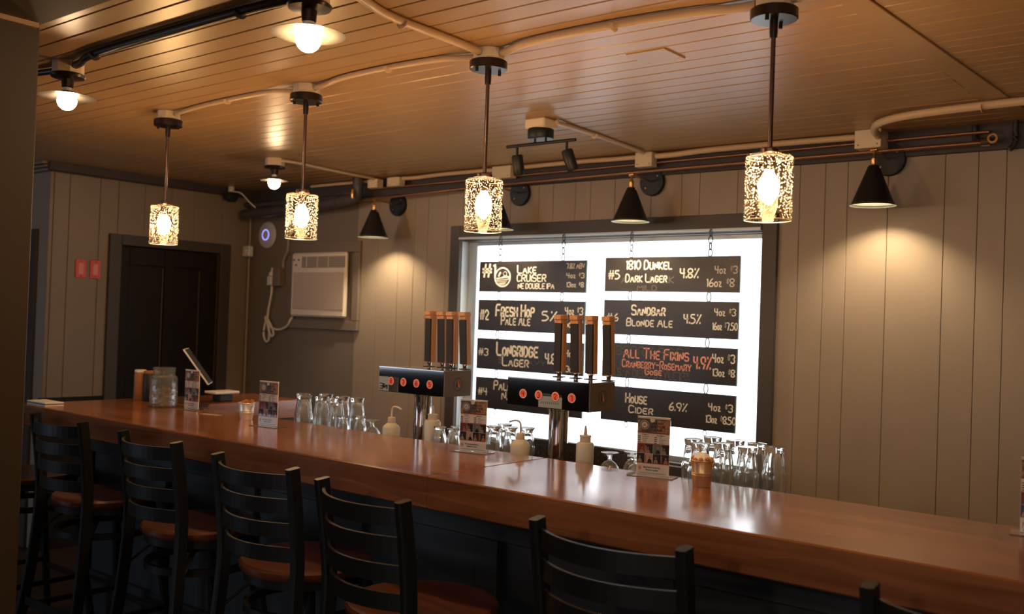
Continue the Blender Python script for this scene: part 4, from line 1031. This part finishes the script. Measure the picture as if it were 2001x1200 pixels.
# ================================================================ BOTTLES
def squeeze(x, y, lab, r=.031):
    t = thing('squeeze_bottle', lab, 'bottle', (x, y, LZ))
    MB().lathe([(0, 0), (r - .002, 0), (r, .003), (r, .100), (r - .003, .108), (r - .008, .110), (0, .110)], n=32).build('body', M_hdpe, t)
    MB().lathe([(0, .1102), (.0185, .1102), (.0195, .112), (.0195, .128), (.021, .130), (.021, .134), (0, .134)], n=28).build('cap', M_hdpecap, t)
    MB().lathe([(0, .134), (.007, .134), (.0055, .150), (.003, .166), (.002, .168), (0, .168)], n=16).build('nozzle', M_tube, t)
squeeze(-1.925, 2.82, 'cream squeeze bottle with pointed nozzle right of the right tap tower')
squeeze(-2.727, 2.89, 'cream squeeze bottle with pointed nozzle right of the left tap tower', .033)
def wash(x, y, lab, sgn, tm):
    t = thing('wash_bottle', lab, 'bottle', (x, y, LZ))
    r = .036
    MB().lathe([(0, 0), (r - .002, 0), (r, .003), (r, .070), (r - .004, .078), (.022, .086), (.016, .090), (0, .090)], n=32).build('body', M_hdpe, t)
    MB().lathe([(0, .0902), (.0155, .0902), (.0165, .092), (.0155, .112), (.010, .114), (0, .114)], n=24).build('cap', M_hdpecap, t)
    MB().tube(smooth_path([(0, 0, .113), (0, 0, .135), (.002 * sgn, 0, .150), (.012 * sgn, 0, .157), (.030 * sgn, 0, .157), (.055 * sgn, 0, .149)], 3), .0036, 10).build('bent_tube', tm, t)
wash(-2.842 - .03, 2.80, 'wash bottle with bent tube pointing right, before the left tap tower column', 1, M_tubetan)
wash(-2.214, 2.82, 'wash bottle with bent grey tube pointing left, left of the right tap tower', -1, M_tube)

# perforated rack behind the right tower
rk = thing('perforated_rack', 'dark brown perforated metal panel with rounded corners behind the right tap tower', 'rack', (-2.10, 3.010, LZ))
def perf_panel(w, h, holes, r=.025, t=.006):
    import bmesh
    bm = bmesh.new()
    nx, nz = 44, 8
    # cell grid, holes cut as octagons inside their cells
    cw, chh = w / nx, h / nz
    mb = MB()
    for i in range(nx):
        for j in range(nz):
            x0, z0 = -w / 2 + i * cw, j * chh
            x1, z1 = x0 + cw, z0 + chh
            dx = min(x0 + w / 2, w / 2 - x1)
            if dx < r and (j == nz - 1):
                if i in (0, nx - 1): continue
            if (i, j) in holes:
                cx, cz = (x0 + x1) / 2, (z0 + z1) / 2; rr = min(cw, chh) * .38
                oc = [(cx + rr * math.cos(math.pi / 4 * (q + .5)), cz + rr * math.sin(math.pi / 4 * (q + .5))) for q in range(8)]
                cr = [(x1, cz), (x1, z1), (cx, z1), (x0, z1), (x0, cz), (x0, z0), (cx, z0), (x1, z0)]
                vs = [(a, 0, b) for a, b in oc] + [(a, 0, b) for a, b in cr]
                fs = [(q, (q + 1) % 8, 8 + (q + 1) % 8 if False else 8 + ((q + 1) % 8), 8 + q) for q in range(8)]
                mb.add(vs, fs)
            else: mb.add([(x0, 0, z0), (x1, 0, z0), (x1, 0, z1), (x0, 0, z1)], [(0, 1, 2, 3)])
    return mb
hs = set()
for i in range(2, 42, 3):
    for j in (2, 5): hs.add((i, j))
pnl = perf_panel(.45, .062, hs).build('perforated_panel', M_perf, rk)
sm = pnl.modifiers.new('thick', 'SOLIDIFY'); sm.thickness = .004
MB().sweep(smooth_path([(-.227, 0, .0), (-.227, 0, .055), (-.215, 0, .066), (.215, 0, .066), (.227, 0, .055), (.227, 0, .0)], 1), rrect(.008, .006, .001), (0, 1, 0)).build('rim', M_perf, rk)
MB().box(-.225, .225, -.003, .015, -.0, .004).build('tray', M_perf, rk)
rk.location.z = LZ + .0002

# ================================================================ MENU STANDS
def make_sign():
    t = thing('menu_stand', 'x', 'menu stand')
    W_, H_ = .108, .186
    MB().box(-.075, .075, -.035, .035, 0, .0025, ch=.001).build('acrylic_base', M_acryledge, t)
    MB().box(-W_ / 2, W_ / 2, -.0045, -.0035, .003, H_, ch=.0002).build('acrylic_sheet', M_acrylic, t)
    MB().box(-W_ / 2, W_ / 2, .0035, .0045, .003, H_, ch=.0002).build('acrylic_sheet', M_acrylic, t)
    MB().box(-W_ / 2, W_ / 2, -.0045, .0045, H_, H_ + .0015).build('top_edge', M_white, t)
    p = MB(); y = -.0016; w = W_ / 2 - .001
    p.box(-w, w, -.0015, .0015, .004, H_ - .001, M_paper)
    def q(x0, x1, z0, z1, m, dy=0.0001):
        p.add([(x0, y - dy, z0), (x1, y - dy, z0), (x1, y - dy, z1), (x0, y - dy, z1)], [(0, 1, 2, 3)], m)
    q(-w, w, .137, .181, M_photo)
    q(.012, w, .139, .178, M_photo_b, .00015); q(-w, -w + .010, .139, .175, M_photo_b, .00015)
    disc(p, -.004 + .0, .186 - .0085, .008, y - .0002, M_paper, 16)
    disc(p, -.030, .161, .0165, y - .0002, M_ink, 28); disc(p, -.030, .161, .0150, y - .0003, M_paper, 28); disc(p, -.030, .161, .0138, y - .0004, M_photo, 28, r0=.0092)
    for i in range(14):
        a = 2 * math.pi * i / 14; disc(p, -.030 + .0115 * math.cos(a), .161 + .0115 * math.sin(a), .0012, y - .0005, M_paper, 5)
    p.add([(-.030, y - .0005, .168), (-.035, y - .0005, .156), (-.031, y - .0005, .158)], [(0, 1, 2)], M_ink)
    p.add([(-.029, y - .0005, .168), (-.025, y - .0005, .156), (-.029, y - .0005, .158)], [(0, 1, 2)], M_red)
    for s, a, b, z in (('JANUARY', -.006, .034, .164), ('LIVE MUSIC', -.010, .040, .1535), ('& MORE', .004, .030, .143)):
        lettering(p, s, a, b, z, z + .0068, y - .0006, .0014, M_ink)
    q(-w, w, .1345, .137, M_red); q(-w, w, .1005, .103, M_red, .0002); q(-w, w, .0395, .042, M_red, .0002)
    lettering(p, 'Friday', -.036, -.016, .1285, .1325, y - .0002, .0009, M_ink); lettering(p, 'Saturday', .012, .036, .1275, .1315, y - .0002, .0009, M_ink)
    for i in range(4):
        z = .1225 - i * .0058
        q(-.051, -.042, z, z + .0026, M_ink); q(.003, .012, z - .001, z + .0016, M_ink)
        q(-.036, -.036 + (.022, .017, .014, .016)[i], z + .0005, z + .002, M_inkgrey); q(.019, .019 + (.010, .021, .014, .016)[i], z - .0005, z + .001, M_inkgrey)
    # photo collage: eight small pictures, each a backdrop and a figure
    cols = [(M_c['maroon'], M_c['skin']), (M_c['navy'], M_c['skin']), (M_c['teal'], M_c['dk']), (M_c['dk'], M_c['grey'])], [(M_c['dk'], M_c['tanc']), (M_c['cream'], M_c['dk']), (M_c['dk'], M_c['grey']), (M_c['navy'], M_c['orange'])]
    tw = 2 * w / 4
    for r in range(2):
        for k in range(4):
            x0 = -w + k * tw; z0 = .0715 - r * .0295
            bk, fg = cols[r][k]
            q(x0 + .0003, x0 + tw - .0003, z0, z0 + .0288, bk, .0001)
            xc = x0 + tw * (.5 + .12 * (-1) ** (k + r)); hz = z0 + .017
            p.add([(xc - .0075, y - .0003, z0), (xc + .0078, y - .0003, z0), (xc + .0055, y - .0003, z0 + .009), (xc + .002, y - .0003, z0 + .0125), (xc - .002, y - .0003, z0 + .0125), (xc - .0055, y - .0003, z0 + .009)], [(0, 1, 2, 3, 4, 5)], fg)
            disc(p, xc, hz + .0012, .0044, y - .0004, M_c['dk'] if fg is not M_c['dk'] else M_c['tanc'], 14)
            disc(p, xc, hz, .0034, y - .0005, M_c['skin'], 14, sx=.85)
            if k % 2: q(x0 + .002, x0 + .0045, z0 + .002, z0 + .024, M_c['orange'] if r else M_c['cream'], .0002)
    lettering(p, 'NN', -.047, -.038, .016, .032, y - .0002, .0013, M_c['orange'])
    lettering(p, 'Book Events For Our Full', -.030, .026, .0255, .0295, y - .0002, .0009, M_ink); lettering(p, 'Business Calendar', -.022, .018, .0175, .0215, y - .0002, .0009, M_ink)
    q(-.046, .046, .0085, .0098, M_inkgrey)
    p.build('printed_card', M_paper, t)
    return t
M_c = {k: mat('print_' + k, c, rough=.5) for k, c in dict(maroon=(.25, .05, .035), navy=(.02, .022, .035), teal=(.16, .22, .18), dk=(.025, .018, .016), skin=(.48, .20, .12), grey=(.35, .28, .24), cream=(.55, .42, .33), orange=(.60, .17, .06), tanc=(.50, .30, .17)).items()}
sg = make_sign()
for i, (x, y, a, lab) in enumerate(((-1.571, 2.682, 12, 'printed menu stand left of the copper pail, clearly lit with all its pictures'), (-2.286, 2.636, 12, 'printed menu stand between the two tap towers'),
                               (-3.315, 2.52, 7, 'small printed menu stand right of the silver pretzel pail'), (-4.065, 2.645, 3, 'small printed menu stand farthest left, by the glass jar'),
                               (-0.462, 2.655, 8, 'menu stand cut off by the right edge of the picture'))):
    o = sg if i == 0 else copy_tree(sg)
    o.location = (x, y, ZB + .0002); o.rotation_euler = (R_(0), 0, R_(a)); tag(o, lab, 'menu stand', 'menu stands on the bar')

# ================================================================ PAILS
def pail(x, y, name, lab, m, r0, r1, h):
    t = thing(name, lab, 'pail', (x, y, ZB + .0003))
    MB().lathe([(0, 0), (r0, 0), (r0 + .001, .003), (r0 + (r1 - r0) * .5, h * .5 - .008), (r0 + (r1 - r0) * .5 + .0015, h * .5 - .005), (r0 + (r1 - r0) * .5 + .0003, h * .5 - .002), (r0 + (r1 - r0) * .5 + .002, h * .5 + .001), (r0 + (r1 - r0) * .55, h * .5 + .004),
                (r1, h - .003), (r1 + .0025, h - .001), (r1 + .0015, h + .001), (r1 - .002, h - .001), (r0 - .002, .004), (0, .004)], n=40).build('bucket', m, t)
    for s in (-1, 1):
        MB().lathe([(.003, -.002), (.006, -.002), (.006, .002), (.003, .002), (.003, -.002)], (s * (r1 + .003), 0, h - .012), 14, axis='x').build('handle_ear', m, t)
    MB().tube([(s_ * (r1 + .005) if abs(s_) == 1 else (r1 + .005) * s_, .004 + (1 - s_ * s_) * (r1 + .002), h - .012 - (1 - s_ * s_) * .006) for s_ in [-1, -.85, -.6, -.3, 0, .3, .6, .85, 1]], .0012, 6).build('wire_handle', m, t)
    return t
p1 = pail(-1.377, 2.642, 'copper_pail', 'small copper pail of napkins and snacks in front of the pint glasses', M_cu, .026, .0335, .078)
mb = MB()
mb.lathe([(.031, .070), (.029, .082), (.021, .093), (.009, .100), (0, .097)], (-.004, .004, 0), 9, None, False)
mb.build('napkin', M_napkin, p1)
for i in range(9):
    a = i * .72; MB().lathe([(0, -.006), (.006, -.004), (.008, 0), (.005, .004), (0, .006)], (.027 * math.cos(a), .027 * math.sin(a), .0805 + .002 * (i % 3)), 7, None, False).build('snack', M_orange if i % 3 else M_pretzel, p1)
p2 = pail(-3.574, 2.60, 'silver_pail', 'small silver pail filled with pretzel sticks left of the menu stand', M_tin, .026, .0345, .074)
for i in range(12):
    a = i * 2.4; r = .006 + .0017 * i
    MB().tube([(r * .6 * math.cos(a), r * .6 * math.sin(a), .02), (r * 1.15 * math.cos(a), r * 1.15 * math.sin(a), .082 + .008 * random.random())], .0042, 8).build('pretzel_stick', M_pretzel, p2)

# ================================================================ LEFT END ITEMS
jr = thing('glass_jar', 'large empty glass jar with a diamond pattern at the left end of the bar', 'jar', (-4.235, 2.60, ZB + .0004))
pr = [(0, .0), (.052, .0), (.062, .008), (.063, .015), (.063, .09)]
mb = MB()
n = 48
out = []
R1 = .063
H_ = [(0, 0), (.050, 0), (.060, .006)]
rings = []
vs = []; fs = []
prof = [(.050, 0.0, 0), (.061, .008, 1)] + [(.0635, .012 + i * .0095, 1) for i in range(9)] + [(.0625, .105, 0), (.0625, .138, 0), (.060, .146, 0), (.052, .152, 0), (.0505, .158, 0), (.0505, .180, 0), (.053, .183, 0), (.053, .190, 0), (.049, .190, 0), (.0475, .182, 0), (.0475, .155, 0), (.058, .140, 0), (.0585, .02, 0), (.050, .009, 0)]
n = 56
for k, (r, z, dia) in enumerate(prof):
    for i in range(n):
        rr = r + (.0022 if dia and ((i // 2 + k) % 4 in (0, 1)) and ((i // 2 - k) % 4 in (0, 1)) else 0)
        a = 2 * math.pi * i / n; vs.append((rr * math.cos(a), rr * math.sin(a), z))
for k in range(len(prof) - 1):
    for i in range(n):
        j = (i + 1) % n; fs.append((k * n + i, k * n + j, (k + 1) * n + j, (k + 1) * n + i))
vs += [(0, 0, 0), (0, 0, .009)]
for i in range(n):
    j = (i + 1) % n; fs.append((len(vs) - 2, j, i)); fs.append((len(vs) - 1, (len(prof) - 1) * n + i, (len(prof) - 1) * n + j))
MB().add(vs, fs, None, False).build('jar_body', M_jar, jr)
def canister(x, y, r, h, m, capm, lab):
    t = thing('canister', lab, 'canister', (x, y, ZB + .0003))
    MB().lathe([(0, 0), (r - .002, 0), (r, .003), (r, h - .003), (r - .002, h), (0, h)], n=32).build('body', m, t)
    MB().lathe([(0, h + .0002), (r - .004, h + .0002), (r - .001, h + .004), (r - .001, h + .012), (r - .005, h + .016), (0, h + .016)], n=32).build('lid', capm, t)
canister(-4.60, 2.69, .031, .140, M_leather, M_white, 'tan leather-wrapped canister with white lid at the left end of the bar')
canister(-4.533, 2.70, .029, .138, M_dark, M_leather, 'dark canister with tan lid between the tan canister and the glass jar')
# tablet on a stand
tb = thing('tablet_stand', 'white tablet tilted on a dark stand behind the farthest left menu stand', 'tablet', (-4.20, 2.76, ZB + .0003), R_(50))
MB().box(-.06, .06, -.05, .05, 0, .006, ch=.002).build('stand_foot', M_dark, tb)
MB().sweep([(0, 0, .006), (.0, 0, .13)], rrect(.03, .012, .002), (0, 1, 0)).build('stand_arm', M_dark, tb)
tab = MB(); tab.box(-.004, .004, -.085, .085, -.105, .105, M_white, ch=.002); tab.box(.0041, .0048, -.080, .080, -.10, .10, M_ink)
to = tab.build('tablet', M_white, tb); to.location = (.0, 0, .195); to.rotation_euler = (0, R_(-36), 0)
rd = thing('card_reader', 'white card reader slab on a dark base right of the tilted tablet', 'card reader', (-4.36, 3.02, ZB + .0003))
MB().box(-.05, .05, -.08, .07, .040, .054, ch=.004).build('slab', M_white, rd)
MB().box(-.035, .035, -.04, .04, 0, .0398, ch=.004).build('base', M_dark, rd)
op = thing('bottle_opener', 'flat brass bottle opener lying on the bar between the jar and the silver pail', 'bottle opener', (-3.86, 2.60, ZB + .0003), R_(12))
MB().lathe([(.014, 0), (.026, 0), (.026, .003), (.014, .003), (.014, 0)], (-.045, 0, 0), 28).build('ring_end', M_brass, op)
MB().box(-.022, .075, -.012, .012, 0, .003, ch=.001).build('blade', M_brass, op)
cl = thing('napkin_tray', 'thin pale stack of paper coasters on the left corner of the bar', 'coasters', (-4.585, 2.20, ZB + .0003))
for i in range(3):
    MB().box(-.09, .09, -.045, .045, .0002 + i * .006, .0055 + i * .006, ch=.001).build('coaster', M_greylid if i % 2 else M_napkin, cl)
# floor items by the partition
bn = thing('waste_bin', 'dark round bin with a grey lid and lime liner on the floor by the partition', 'bin', (-4.05, 1.52, 0))
MB().lathe([(0, 0), (.11, 0), (.115, .005), (.135, .30), (.14, .305), (.135, .31), (0, .31)], n=32).build('bin_body', M_dark, bn)
MB().lathe([(0, .3105), (.138, .3105), (.14, .318), (.11, .33), (0, .335)], n=32).build('lid', M_greylid, bn)
MB().sweep([(.139 * math.cos(a), .139 * math.sin(a), .292) for a in [2 * math.pi * i / 28 for i in range(28)]], [(-.001, -.012), (.001, -.012), (.001, .012), (-.001, .012)], (0, 0, 1), closed=True).build('liner', M_green, bn)
